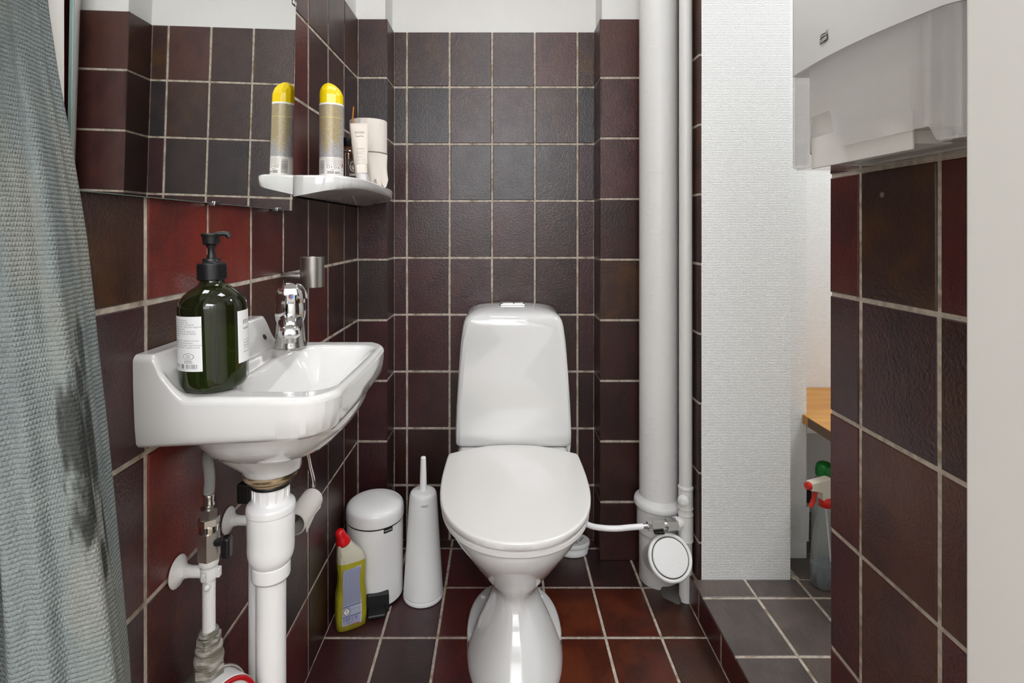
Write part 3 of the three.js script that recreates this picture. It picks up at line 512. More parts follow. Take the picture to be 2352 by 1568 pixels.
// ---- brushed steel holder on the wall
{
  const D = 1.149, g = thing('cup_holder', 'brushed steel cylinder holder on a short arm above the faucet', 'holder', [XL, 0, -D]);
  part('arm', latheAlong([[0, 0.0005], [0.0078, 0.0005], [0.0078, 0.045], [0, 0.045]], new THREE.Vector3(0, 0.9895, 0), ax.x, 28), M.steel, g);
  part('cylinder', lathe([[0.0, 0.9665], [0.0245, 0.9665], [0.025, 0.967], [0.025, 1.0305], [0.0247, 1.031], [0.0235, 1.031], [0.0235, 0.972], [0, 0.972]], 56), M.steel, g, [0.0655, 0, 0]);
}
// ---- toilet roll holder with an almost empty roll
{
  const g = thing('roll_holder', 'bent chrome wire toilet roll holder under the washbasin', 'holder', [0, 0, 0]);
  part('wire', tube([V(XL + 0.002, 0.60, 1.10), V(-0.44, 0.612, 1.112), V(-0.415, 0.623, 1.121), V(-0.4095, 0.619, 1.124), V(-0.404, 0.59, 1.128), V(-0.3985, 0.555, 1.134), V(-0.399, 0.535, 1.136), V(-0.4, 0.529, 1.13), V(-0.4, 0.527, 1.1), V(-0.4, 0.527, 1.02)], 0.0048, 120, 14), M.chrome, g);
  part('wall_plate', latheAlong([[0, 0], [0.02, 0], [0.0205, 0.003], [0.018, 0.006], [0, 0.006]], V(XL + 0.0005, 0.60, 1.10), ax.x, 30), M.chrome, g);
  const card = std({ color: 0xd9d4cb, roughness: 0.95 });
  const r = thing('toilet_roll', 'almost empty toilet roll hanging on the chrome wire holder', 'toilet paper', [-0.4, 0.519, -1.033]);
  part('paper', latheAlong([[0.0195, 0], [0.0228, 0], [0.0228, 0.097], [0.0195, 0.097], [0.0195, 0]], new THREE.Vector3(0, 0, 0), new THREE.Vector3(0, 0, -1), 44), card, r);
  const sh = new THREE.Shape(); sh.moveTo(0, 0); sh.lineTo(0.09, 0); sh.lineTo(0.085, -0.012); sh.lineTo(0.05, -0.009); sh.lineTo(0.004, -0.02); sh.lineTo(0, 0);
  const fl = new THREE.ExtrudeGeometry(sh, { depth: 0.0006, bevelEnabled: false }); fl.rotateY(Math.PI / 2); 
  part('paper_end', fl, card, r, [0.0215, 0, -0.002]);
}
// ================================================================ shelf and the things on it
const SH = 1.2135;
{
  const out = [[XL + 0.001, 1.209], [-0.44, 1.209], [-0.405, 1.2095], [-0.385, 1.213], [-0.368, 1.222], [-0.354, 1.24], [-0.343, 1.27], [-0.335, 1.31], [-0.331, 1.36], [-0.3295, 1.45], [-0.331, 1.55], [-0.335, 1.63], [-0.344, 1.70], [-0.353, 1.738], [-0.362, 1.757]];
  const c = new THREE.CatmullRomCurve3(out.map(p => new THREE.Vector3(p[0], 0, p[1])), false, 'centripetal').getPoints(70);
  const pts = c.map(p => [p.x, p.z]); for (let k = 1; k <= 6; k++) pts.push([lerp(-0.362, XL + 0.001, k / 6), 1.758]); for (let k = 1; k < 20; k++) pts.push([XL + 0.001, lerp(1.758, 1.209, k / 20)]);
  const ring = (t, fy) => pts.map(p => { const w = clamp((p[0] - XL) / 0.14); const cd = 1.48, D = p[1] < 1.3 ? lerp(p[1], cd, t * 0.06) : p[1]; return V(Math.max(XL + 0.001, lerp(p[0], XL, t)), fy(w), D); });
  const rings = [ring(0.06, () => SH - 0.0025), ring(0.045, () => SH), ring(0.012, () => SH - 0.0012), ring(0, () => SH - 0.005), ring(0.01, w => SH - 0.013), ring(0.03, w => lerp(SH - 0.044, SH - 0.0215, w)), ring(0.06, w => lerp(SH - 0.049, SH - 0.024, w)), ring(0.35, w => lerp(SH - 0.05, SH - 0.03, w)), ring(0.75, w => SH - 0.047)];
  solo('corner_shelf', loft(rings, true, true, 1.0), M.ceramic, 'white ceramic shelf in the tiled corner beside the mirror', 'shelf');
}
{
  const a = thing('aerosol_can', 'glittery silver air freshener can with a yellow cap on the ceramic shelf', 'spray can', [-0.4005, SH, -1.262]);
  a.rotation.y = 0.307 - Math.PI;
  const R = 0.0275;
  const skin = canvasTex(1024, 1024, (x, w, h) => {
    x.fillStyle = '#9d9a99'; x.fillRect(0, 0, w, h);
    const gold = (px, py) => { const a = Math.hypot((px - 430) / 120, (py - 250) / 400), b = Math.hypot((px - 585) / 75, (py - 250) / 330); return clamp(1.25 - a) + clamp(1.2 - b); };
    for (let k = 0; k < 70000; k++) { const px = hash(k, 1, 3) * w, py = hash(k, 2, 3) * 760, v = hash(k, 3, 3), gl = gold(px, py) * 2.2 > hash(k, 6, 3); x.fillStyle = gl ? (v > 0.5 ? `rgba(206,176,78,${0.85 * hash(k, 4, 3)})` : `rgba(122,90,26,${0.75 * hash(k, 5, 3)})`) : (v > 0.5 ? `rgba(255,252,248,${0.5 * hash(k, 4, 3)})` : `rgba(70,66,66,${0.42 * hash(k, 5, 3)})`); x.fillRect(px, py, 4, 4); }
    x.fillStyle = '#e4d36a'; x.fillRect(0, 182, w, 5);
    x.fillStyle = '#e6e1da'; x.fillRect(0, 760, w, 264); x.fillStyle = '#777'; x.fillRect(0, 775, w, 3);
    x.fillStyle = '#5b5751'; x.font = '15px sans-serif'; for (let k = 0; k < 6; k++) x.fillText('Pressurised container: protect from heat', 440, 800 + k * 15);
    x.fillStyle = '#3a3733'; for (let k = 0; k < 26; k++) x.fillRect(330, 802 + k * 7.5, 84, 2 + 3 * hash(k, 8, 1));
    x.font = 'bold 56px sans-serif'; x.fillText('300 ml', 450, 1000); x.font = '44px serif'; x.fillText('℮', 628, 998);
    x.lineWidth = 5; x.strokeStyle = '#45413c'; x.strokeRect(452, 884, 34, 34); x.font = 'bold 42px sans-serif'; x.fillText('3', 500, 918); x.beginPath(); x.arc(565, 902, 17, 0, 7); x.stroke(); x.beginPath(); x.moveTo(600, 918); x.lineTo(618, 886); x.lineTo(636, 918); x.closePath(); x.stroke(); x.font = '22px sans-serif'; x.fillText('0086', 500, 950);
    x.strokeStyle = '#b4382c'; x.lineWidth = 6; x.fillStyle = '#f4f0ea'; x.beginPath(); x.moveTo(690, 800); x.lineTo(735, 862); x.lineTo(690, 924); x.lineTo(645, 862); x.closePath(); x.fill(); x.stroke();
    x.fillStyle = '#2c2a28'; x.beginPath(); x.moveTo(690, 830); x.quadraticCurveTo(715, 860, 702, 888); x.lineTo(676, 888); x.quadraticCurveTo(668, 862, 690, 830); x.fill(); x.fillRect(668, 892, 46, 6);
    x.font = '14px sans-serif'; x.fillText('Produit dangereux', 640, 950); x.fillText('Respecter les precautions', 640, 990);
  });
  const body = part('can_body', new THREE.CylinderGeometry(R, R, 0.165, 64, 1, true), phy({ map: skin, roughness: 0.36, metalness: 0.1 }), a, [0, 0.0845, 0]);
  part('rim', lathe([[0, 0.0005], [0.0262, 0.0005], [0.0272, 0.002], [R, 0.003]], 48), M.dullChrome, a);
  part('shoulder', lathe([[R, 0.167], [0.0278, 0.1685], [0.0275, 0.171], [0.026, 0.173]], 48), M.plastic, a);
  // cap: a dome cut by a sloping crest
  const rg = []; for (let i = 0; i <= 26; i++) { const t = i / 26, r = []; for (let k = 0; k < 56; k++) { const b = k / 56 * 2 * Math.PI, cx = Math.cos(b), cz = Math.sin(b), crest = 0.0525 - 0.006 * cx * 0 , y = 0.17 + (t < 0.35 ? t / 0.35 * 0.022 : 0.022 + Math.sin((t - 0.35) / 0.65 * Math.PI / 2) * 0.03), q = t < 0.35 ? 1 - 0.01 * t : Math.cos((t - 0.35) / 0.65 * Math.PI / 2) * 0.985 + 0.012; const lean = t > 0.35 ? (1 - q) * 0.006 : 0; r.push(new THREE.Vector3(R * 1.0 * cx * q + lean, y - (t > 0.35 ? 0.006 * clamp(-cx) * q : 0), R * cz * q)); } rg.push(r); }
  part('cap', loft(rg, true, true, 1.2), phy({ color: 0xf2cf02, roughness: 0.22 }), a, null, null, 'glossy yellow cap');
}
{
  const d = thing('reed_diffuser', 'small brown glass bottle with a reed stick behind the spray can', 'bottle', [-0.4085, SH, -1.43]);
  part('glass_body', smoothLathe([[0, 0], [0.026, 0], [0.029, 0.003], [0.0295, 0.02], [0.0295, 0.07], [0.028, 0.082], [0.02, 0.094], [0.0125, 0.1], [0.011, 0.105]], 44), phy({ color: 0x3a1d08, roughness: 0.08, clearcoat: 0.5 }), d);
  part('neck_ring', lathe([[0.0, 0.1], [0.0135, 0.1], [0.0135, 0.121], [0.0125, 0.1225], [0.0, 0.1225]], 32), M.black, d);
  part('reed_stick', rod(new THREE.Vector3(0.001, 0.05, 0), new THREE.Vector3(0.014, 0.206, 0.0), 0.0019), std({ color: 0xb9772f, roughness: 0.8 }), d);
  const lab = canvasTex(256, 256, (x, w, h) => { x.fillStyle = '#2b1608'; x.fillRect(0, 0, w, h); x.strokeStyle = '#e8ded0'; x.lineWidth = 7; x.beginPath(); x.arc(128, 90, 62, 0, 7); x.stroke(); x.lineWidth = 4; x.beginPath(); x.arc(128, 90, 48, 0, 7); x.stroke(); for (let k = 0; k < 7; k++) { x.beginPath(); x.moveTo(128, 130); x.lineTo(128 + (k - 3) * 13, 60 + Math.abs(k - 3) * 8); x.stroke(); } x.fillStyle = '#e8ded0'; x.font = 'bold 40px sans-serif'; x.fillText('LIVING', 60, 205); x.font = '20px sans-serif'; x.fillText('room diffuser', 70, 235); });
  part('label', new THREE.CylinderGeometry(0.0298, 0.0298, 0.055, 24, 1, true, 0.1, 1.2), std({ map: lab, roughness: 0.5 }), d, [0, 0.035, 0]);
}
{
  const t = thing('cream_tube', 'white hand cream tube standing on its cap before the paper rolls', 'cream tube', [-0.3555, SH, -1.365]);
  t.rotation.y = 0.26; t.rotation.z = 0.05;
  part('cap', lathe([[0, 0.0005], [0.0125, 0.0005], [0.0135, 0.002], [0.0145, 0.02], [0.014, 0.021], [0, 0.021]], 40), M.plastic, t);
  const rg = []; for (let i = 0; i <= 16; i++) { const k = i / 16, r = [], w = lerp(0.0175, 0.0225, k), h = lerp(0.0172, 0.0012, Math.pow(k, 1.3)); for (let q = 0; q < 44; q++) { const a = q / 44 * 2 * Math.PI; r.push(new THREE.Vector3(w * Math.cos(a), 0.02 + 0.128 * k, h * Math.sin(a))); } rg.push(r); }
  part('tube_body', loft(rg, true, true, 1.0), phy({ color: 0xe3d9cc, roughness: 0.35 }), t);
  // printed face
  const txt = canvasTex(256, 640, (x, w, h) => {
    x.fillStyle = '#e6dccf'; x.fillRect(0, 0, w, h); x.fillStyle = '#2d2b33'; x.font = '46px sans-serif'; x.save(); x.translate(40, 130); x.scale(0.82, 1.1); x.fillText('BIOTHERM', 0, 0); x.restore();
    x.strokeStyle = '#2d2b33'; x.lineWidth = 7; x.beginPath(); x.moveTo(50, 165); x.bezierCurveTo(100, 205, 140, 150, 210, 180); x.stroke();
    x.font = '30px sans-serif'; x.fillStyle = '#6a6468'; x.fillText('BIOMAINS', 66, 400); x.font = '14px sans-serif'; x.fillStyle = '#57525a'; ['soin jeunesse des mains', 'age repairing', 'hand & nail treatment', '', 'mains et ongles', 'hand & nail cream'].forEach((s, i) => x.fillText(s, 66, 440 + i * 20)); x.font = '16px sans-serif'; x.fillText('dermatologist tested', 66, 580); x.fillText('℮ 100 ml 3.38 fl', 90, 620);
  });
  const f = new THREE.PlaneGeometry(0.033, 0.098, 8, 8), P = f.attributes.position;
  for (let i = 0; i < P.count; i++) { const y = P.getY(i) + 0.05, k = clamp((y + 0.022) / 0.128), w = lerp(0.0175, 0.0225, k), h = lerp(0.0172, 0.0012, Math.pow(k, 1.3)), x = P.getX(i); P.setZ(i, h * Math.sqrt(Math.max(0, 1 - x * x / (w * w))) + 0.0006); }
  f.computeVertexNormals();
  part('print', f, std({ map: txt, roughness: 0.4 }), t, [0, 0.092, 0]);
}
{
  const quilt = dataTex(256, 128, (u, v) => 0.5 * fbm(u, v, 20, 210, 3) + 0.5 * Math.pow(Math.abs(Math.sin(u * 60) * Math.sin(v * 30)), 3));
  const paper = std({ color: 0xe6ddd2, roughness: 0.95, bumpMap: quilt, bumpScale: 0.0012 });
  const prof = [[0.021, 0], [0.051, 0], [0.0525, 0.0015], [0.0525, 0.0915], [0.051, 0.093], [0.021, 0.093], [0.021, 0]];
  const a = thing('toilet_roll', 'lower toilet roll with torn loose sheet, stacked on the shelf', 'toilet paper', [-0.381, SH, -1.53], 'stacked toilet rolls');
  part('paper', lathe(prof, 56), paper, a);
  // loose sheet hanging round the lower roll
  const rg = []; const n = 30, pos = [], idx = []; for (let i = 0; i <= n; i++) for (let j = 0; j <= 8; j++) { const th = lerp(-0.25, 1.35, i / n), y = lerp(0.006 + 0.012 * Math.sin(i * 0.9), 0.089, j / 8), r = 0.0545 + 0.004 * Math.sin(i * 0.5 + j * 0.4) * (1 - j / 8) + 0.006 * sstep(0.75, 1, i / n); pos.push(r * Math.sin(th), y, r * Math.cos(th)); }
  for (let i = 0; i < n; i++) for (let j = 0; j < 8; j++) { const q = i * 9 + j; idx.push(q, q + 9, q + 10, q, q + 10, q + 1); }
  const g = new THREE.BufferGeometry(); g.setAttribute('position', new THREE.Float32BufferAttribute(pos, 3)); g.setIndex(idx); g.setAttribute('uv', new THREE.Float32BufferAttribute(new Float32Array(pos.length / 3 * 2), 2)); g.computeVertexNormals();
  part('loose_sheet', g, std({ color: 0xe6ddd2, roughness: 0.95, side: THREE.DoubleSide }), a);
  const b = thing('toilet_roll', 'upper toilet roll on top of the stack on the shelf', 'toilet paper', [-0.379, SH + 0.0935, -1.528], 'stacked toilet rolls');
  part('paper', lathe(prof, 56), paper, b);
}
// ================================================================ toilet
{
  const t = thing('toilet', 'white ceramic toilet with closed lid and high cistern', 'toilet', [0.036, 0, 0]);
  const N = 72;
  // closed ring: front is egg shaped, back squarer. D from front f to back b, half width w at depth m
  const egg = (y, f, b, w, m, nb = 0.75, nf = 1) => { const r = []; for (let k = 0; k < N; k++) { const a = k / N * 2 * Math.PI, c = Math.cos(a), s = Math.sin(a); let x, D; if (s < 0) { x = w * Math.sign(c) * Math.pow(Math.abs(c), nf); D = m + (m - f) * -Math.pow(-s, nf); } else { x = w * Math.sign(c) * Math.pow(Math.abs(c), nb); D = m + (b - m) * Math.pow(s, nb); } r.push(V(x, y, D)); } return r; };
  const body = [
    egg(0.408, 1.135, 1.60, 0.166, 1.36, 0.6), egg(0.402, 1.126, 1.61, 0.174, 1.36, 0.6), egg(0.385, 1.126, 1.61, 0.173, 1.36, 0.6), egg(0.36, 1.136, 1.61, 0.162, 1.37, 0.6), egg(0.33, 1.158, 1.62, 0.144, 1.385, 0.6), egg(0.30, 1.185, 1.63, 0.126, 1.39, 0.6), egg(0.27, 1.213, 1.63, 0.107, 1.395, 0.65),
    egg(0.24, 1.243, 1.63, 0.086, 1.39, 0.7), egg(0.215, 1.270, 1.63, 0.068, 1.39, 0.7), egg(0.195, 1.288, 1.62, 0.058, 1.39, 0.75), egg(0.178, 1.292, 1.62, 0.056, 1.39, 0.75), egg(0.16, 1.284, 1.62, 0.060, 1.40, 0.75), egg(0.13, 1.262, 1.62, 0.074, 1.40, 0.75), egg(0.095, 1.236, 1.62, 0.092, 1.40, 0.8), egg(0.06, 1.212, 1.62, 0.108, 1.40, 0.8), egg(0.03, 1.192, 1.62, 0.119, 1.40, 0.8), egg(0.012, 1.182, 1.62, 0.124, 1.40, 0.8), egg(0.001, 1.181, 1.62, 0.124, 1.40, 0.8)];
  // narrow the rear of the pedestal above the flange so that the flange shows as wings with the bolts on it
  body.forEach(r => r.forEach(p => { const D = -p.z; if (p.y > 0.028 && p.y < 0.2) { const k = sstep(1.37, 1.50, D); p.x *= lerp(1, 0.4 + 0.25 * sstep(0.1, 0.2, p.y), k); } }));
  part('bowl', loft(body, true, true, 1.1), M.ceramic, t);
  part('foot_flange', loft([egg(0.0005, 1.30, 1.615, 0.126, 1.43, 0.8), egg(0.02, 1.30, 1.615, 0.126, 1.43, 0.8), egg(0.026, 1.305, 1.612, 0.121, 1.43, 0.8), egg(0.028, 1.32, 1.60, 0.11, 1.43, 0.8)], true, true, 0.8), M.ceramic, t);
  for (const s of [-1, 1]) part('bolt_cap', smoothLathe([[0, 0.006], [0.005, 0.0055], [0.0078, 0.003], [0.0085, 0]], 24), M.ceramic, t, [s * 0.083 - 0.003, 0.0275, -1.545]);
  // shelf that carries the cistern
  part('cistern_shelf', rbx(-0.168, 0.172, 0.36, 0.427, 1.585, 1.85, 0.02, 4), M.ceramic, t);
  // cistern
  const rr = (y, f, b, w, rad = 0.045) => { const r = [], cx = 0.003; const seg = 18; const cs = [[w - rad, f + rad, -Math.PI / 2], [w - rad, b - rad, 0], [-w + rad, b - rad, Math.PI / 2], [-w + rad, f + rad, Math.PI]]; for (const [x, d, a0] of cs) for (let k = 0; k < seg; k++) { const a = a0 + k / (seg - 1) * Math.PI / 2; r.push(V(cx + x + rad * Math.cos(a), y, d + rad * Math.sin(a))); } return r; };
  const bulge = r => { r.forEach(p => { const D = -p.z; if (D < 1.66) { p.z += 0.005 * (1 - Math.pow((p.x - 0.003) / 0.18, 2)); } }); return r; };
  const cis = [rr(0.431, 1.632, 1.855, 0.168, 0.018), rr(0.432, 1.624, 1.86, 0.1755, 0.018), rr(0.438, 1.622, 1.862, 0.178, 0.018), rr(0.47, 1.622, 1.863, 0.178, 0.018), rr(0.55, 1.626, 1.863, 0.175, 0.018), rr(0.65, 1.632, 1.863, 0.1695, 0.018), rr(0.74, 1.638, 1.863, 0.163, 0.019), rr(0.79, 1.641, 1.863, 0.1565, 0.02), rr(0.808, 1.6425, 1.863, 0.152, 0.022), rr(0.819, 1.6445, 1.862, 0.1455, 0.026), rr(0.8255, 1.649, 1.86, 0.138, 0.03), rr(0.831, 1.658, 1.856, 0.128, 0.034), rr(0.836, 1.672, 1.848, 0.113, 0.04), rr(0.8405, 1.70, 1.835, 0.085, 0.045), rr(0.843, 1.73, 1.81, 0.05, 0.035)].map(bulge);
  part('cistern', loft(cis, true, true, 1.2), M.ceramic, t);
  const pl = part('button_plate', rbx(-0.038, 0.044, 0.8415, 0.8495, 1.735, 1.79, 0.003, 3), M.dullChrome, t);
  part('button', rbx(-0.03, 0.006, 0.848, 0.851, 1.742, 1.782, 0.001), M.chrome, pl); part('button', rbx(0.008, 0.037, 0.848, 0.851, 1.742, 1.782, 0.001), M.chrome, pl);
  // seat and lid outlines
  const front = [[0, 1.104], [0.035, 1.107], [0.075, 1.121], [0.115, 1.15], [0.15, 1.195], [0.174, 1.255], [0.186, 1.32], [0.1905, 1.40], [0.1903, 1.46], [0.1885, 1.53], [0.1872, 1.545]].map(p => new THREE.Vector3(p[0], 0, p[1]));
  const rear = [[0.182, 1.5525], [0.174, 1.5575], [0.13, 1.585], [0.07, 1.608], [0, 1.616]].map(p => new THREE.Vector3(p[0], 0, p[1]));
  const hc = [...new THREE.CatmullRomCurve3(front, false, 'centripetal').getPoints(48), new THREE.Vector3(0.1857, 0, 1.5493), ...new THREE.CatmullRomCurve3(rear, false, 'centripetal').getPoints(18)];
  const outl = (inset, y) => { const right = hc.map(p => [p.x, p.z]), all = [...right, ...right.slice(1, -1).reverse().map(p => [-p[0], p[1]])]; const cd = 1.37; return all.map(([x, D]) => V(x * (1 - inset / 0.19), y, cd + (D - cd) * (1 - inset / 0.25))); };
  part('seat', loft([outl(0.012, 0.4045), outl(0.006, 0.405), outl(0.003, 0.408), outl(0.003, 0.4165), outl(0.006, 0.419), outl(0.014, 0.4192)], true, true, 0.7), M.seat, t);
  part('lid', loft([outl(0.01, 0.4215), outl(0.003, 0.4222), outl(0, 0.426), outl(0, 0.4375), outl(0.0006, 0.439), outl(0.002, 0.44), outl(0.006, 0.4404), outl(0.04, 0.4408), outl(0.12, 0.4412)], true, true, 0.7), M.seat, t);
  for (const s of [-1, 1]) part('hinge', rod(V(0.0 + s * 0.06, 0.424, 1.605), V(s * 0.1, 0.424, 1.605), 0.009), M.seat, t);
}
// ---- brush holder
{
  const b = thing('toilet_brush', 'tall white cone toilet brush holder between bin and toilet', 'toilet brush', [-0.231, 0, -1.592]);
  part('base_ring', lathe([[0, 0.0005], [0.0575, 0.0005], [0.059, 0.003], [0.059, 0.011], [0.0575, 0.013], [0, 0.013]], 56), M.plastic, b);
  const cone = part('holder', smoothLathe([[0.0565, 0.012], [0.058, 0.0135], [0.0575, 0.03], [0.052, 0.12], [0.046, 0.215], [0.0405, 0.298], [0.0395, 0.304], [0.0385, 0.306]], 56, 60), M.plasticSoft, b);
  const cap = part('lid', smoothLathe([[0.0382, 0.3055], [0.037, 0.309], [0.033, 0.312], [0.022, 0.3145], [0.012, 0.316], [0, 0.316]], 48), M.plastic, b);
  part('handle', smoothLathe([[0.0105, 0.314], [0.0102, 0.33], [0.009, 0.38], [0.008, 0.406], [0.0074, 0.4115], [0.004, 0.4135], [0, 0.414]], 28), M.plastic, b);
  const logo = canvasTex(256, 64, (x, w, h) => { x.fillStyle = '#d9d9d7'; x.fillRect(0, 0, w, h); x.fillStyle = '#555'; x.font = 'bold 40px sans-serif'; x.fillText('brabantia', 20, 46); });
  const lg = new THREE.CylinderGeometry(0.0414, 0.0421, 0.009, 12, 1, true, -0.02, 0.55); part('printed_logo', lg, std({ map: logo, roughness: 0.5 }), cone, [0, 0.285, 0]);
}
// ---- pedal bin
{
  const b = thing('pedal_bin', 'small white pedal bin with domed lid in the corner', 'bin', [-0.3765, 0, -1.60]);
  b.rotation.y = 0.1;
  const w = std({ color: 0xecebe9, roughness: 0.3 });
  part('foot_ring', lathe([[0, 0.0005], [0.08, 0.0005], [0.0815, 0.002], [0.0815, 0.008], [0.08, 0.009], [0, 0.009]], 56), M.black, b);
  part('bin_body', lathe([[0.0, 0.009], [0.081, 0.009], [0.082, 0.0105], [0.0828, 0.23], [0.0815, 0.232], [0, 0.232]], 72), w, b);
  part('lid_gasket', lathe([[0.079, 0.231], [0.083, 0.231], [0.083, 0.235], [0.079, 0.235]], 64), M.black, b);
  part('lid', smoothLathe([[0.079, 0.235], [0.0845, 0.2355], [0.085, 0.238], [0.0848, 0.258], [0.083, 0.268], [0.077, 0.276], [0.062, 0.2835], [0.035, 0.2885], [0.0, 0.29]], 72, 60), w, b);
  const logo = canvasTex(256, 96, (x, w2, h) => { x.fillStyle = '#111'; x.fillRect(0, 0, w2, h); x.fillStyle = '#ddd'; x.font = 'bold 44px sans-serif'; x.fillText('brabantia', 22, 62); });
  part('logo_tag', new THREE.CylinderGeometry(0.0834, 0.0834, 0.013, 12, 1, true, 0.42, 0.34), std({ map: logo, roughness: 0.4 }), b, [0, 0.2255, 0]);
  const pd = part('pedal_housing', (() => { const sh = new THREE.Shape(); sh.moveTo(-0.03, 0); sh.lineTo(0.03, 0); sh.lineTo(0.03, 0.042); sh.quadraticCurveTo(0.03, 0.048, 0.024, 0.048); sh.lineTo(-0.024, 0.048); sh.quadraticCurveTo(-0.03, 0.048, -0.03, 0.042); sh.lineTo(-0.03, 0); const g = new THREE.ExtrudeGeometry(sh, { depth: 0.026, bevelEnabled: true, bevelSize: 0.002, bevelThickness: 0.002, bevelSegments: 2 }); return g; })(), M.black, b, [0.015, 0.005, 0.062], [0, 0.12, 0]);
  part('pedal', new RoundedBoxGeometry(0.05, 0.011, 0.045, 3, 0.004), M.black, b, [0.017, 0.016, 0.1], [0.12, 0.12, 0]);
}
// ---- toilet cleaner bottle
{
  const b = thing('cleaner_bottle', 'yellow toilet cleaner bottle with a red cap by the left wall', 'bottle', [-0.4145, 0, -1.475]);
  b.rotation.y = 0.5;
  const ring = (y, w, d, ox = 0, e = 0.55) => { const r = []; for (let k = 0; k < 48; k++) { const a = k / 48 * 2 * Math.PI, c = Math.cos(a), s = Math.sin(a); r.push(new THREE.Vector3(ox + w * Math.sign(c) * Math.pow(Math.abs(c), e), y, d * Math.sign(s) * Math.pow(Math.abs(s), e))); } return r; };
  const fillY = 0.183;
  const secs = [[0.0005, 0.036, 0.022, 0], [0.004, 0.0405, 0.026, 0], [0.03, 0.0415, 0.027, 0], [0.09, 0.0405, 0.0265, 0], [0.115, 0.0365, 0.026, 0.001], [0.145, 0.0365, 0.026, 0.002], [0.17, 0.0385, 0.026, 0.001], [0.183, 0.0375, 0.0255, 0], [0.196, 0.034, 0.0245, -0.003], [0.21, 0.028, 0.0215, -0.009], [0.222, 0.0225, 0.018, -0.0145], [0.232, 0.0185, 0.0165, -0.018]];
  const lowR = secs.filter(s => s[0] <= fillY), upR = secs.filter(s => s[0] >= fillY);
  part('liquid_body', loft(lowR.map(s => ring(...s)), true, true, 1.2), phy({ color: 0xaba22c, roughness: 0.28 }), b, null, null, 'translucent yellow lower body');
  part('bottle_shoulder', loft(upR.map(s => ring(...s)), true, true, 1.2), phy({ color: 0xc9c3ae, roughness: 0.3 }), b, null, null, 'frosted pale bottle shoulder');
  const cap = part('cap', (() => { const g = lathe([[0, 0], [0.019, 0], [0.0195, 0.002], [0.0185, 0.014], [0.0145, 0.0185], [0.0138, 0.028], [0.0125, 0.036], [0.009, 0.041], [0.004, 0.0425], [0, 0.0425]], 28); return g; })(), phy({ color: 0xd30f18, roughness: 0.3 }), b, [-0.0185, 0.229, 0], [0, 0, 0.35]);
  const lab = canvasTex(256, 768, (x, w, h) => {
    x.fillStyle = '#d9d9de'; x.fillRect(0, 0, w, h); x.fillStyle = '#a3a6bb'; x.fillRect(16, 16, w - 32, h - 32);
    x.fillStyle = '#565e88'; x.font = '12px sans-serif'; for (let k = 0; k < 34; k++) x.fillText('Anvendes til rengoring af toilet og kumme. Dosering', 20, 40 + k * 13);
    x.fillStyle = '#3d4b8c'; x.fillRect(12, 490, w - 24, 8); x.fillRect(12, 620, w - 24, 8); x.fillStyle = '#dfe0e6'; x.font = 'bold 30px sans-serif'; x.fillText('Ecolabel', 120, 530);
    x.fillStyle = '#f2f0ee'; x.strokeStyle = '#5a2f3a'; x.lineWidth = 5; x.beginPath(); x.moveTo(66, 508); x.lineTo(110, 560); x.lineTo(66, 612); x.lineTo(22, 560); x.closePath(); x.fill(); x.stroke(); x.fillStyle = '#222'; x.font = 'bold 60px serif'; x.fillText('!', 56, 582);
    x.fillStyle = '#c9cce0'; for (let k = 0; k < 6; k++) x.fillRect(120, 548 + k * 11, 110, 4); x.fillRect(20, 640, 210, 40); x.fillStyle = '#36427f'; for (let k = 0; k < 12; k++) x.fillRect(26 + k * 17, 640, 5 + 6 * hash(k, 1, 1), 40); x.font = '26px sans-serif'; x.fillText('750 ml ℮', 60, 715); x.fillStyle = '#b32232'; x.fillRect(20, 735, 200, 10);
  });
  const sh = new THREE.Shape(); sh.moveTo(-0.025, 0.02); sh.lineTo(0.026, 0.016); sh.bezierCurveTo(0.03, 0.07, 0.022, 0.1, 0.022, 0.13); sh.bezierCurveTo(0.022, 0.15, 0.026, 0.16, 0.026, 0.172); sh.lineTo(-0.022, 0.168); sh.bezierCurveTo(-0.026, 0.14, -0.022, 0.11, -0.023, 0.09); sh.bezierCurveTo(-0.024, 0.06, -0.026, 0.04, -0.025, 0.02);
  const lg = new THREE.ExtrudeGeometry(sh, { depth: 0.0008, bevelEnabled: false, curveSegments: 12 }), P = lg.attributes.position, uv = lg.attributes.uv; for (let i = 0; i < P.count; i++) uv.setXY(i, (P.getX(i) + 0.028) / 0.056, (P.getY(i) - 0.012) / 0.162);
  part('label', lg, std({ map: lab, roughness: 0.45 }), b, [-0.004, 0, 0.0268]);
}
// ---- gel air freshener behind the toilet
{
  const g = thing('gel_freshener', 'round white gel air freshener with slotted lid on the floor behind the toilet', 'air freshener', [0.243, 0, -1.807]);
  g.scale.set(1.38, 1, 1);
  part('tub', lathe([[0, 0.0005], [0.036, 0.0005], [0.038, 0.002], [0.0405, 0.03], [0, 0.03]], 48), M.plasticSoft, g);
  const lid = part('lid', lathe([[0, 0.03], [0.0425, 0.03], [0.043, 0.0315], [0.0425, 0.04], [0.0405, 0.0425], [0.037, 0.043], [0.035, 0.0415], [0, 0.0425]], 48), M.plasticSoft, g);
  for (let k = 0; k < 16; k++) { const a = k * 2.39996, r = 0.0062 * Math.sqrt(k + 0.5); part('slot', new RoundedBoxGeometry(0.009, 0.0008, 0.0022, 1, 0.0003), M.black, lid, [r * 1.1 * Math.cos(a), 0.0426, r * 1.1 * Math.sin(a)], [0, -a + 0.6 * (k % 3), 0]); }
}
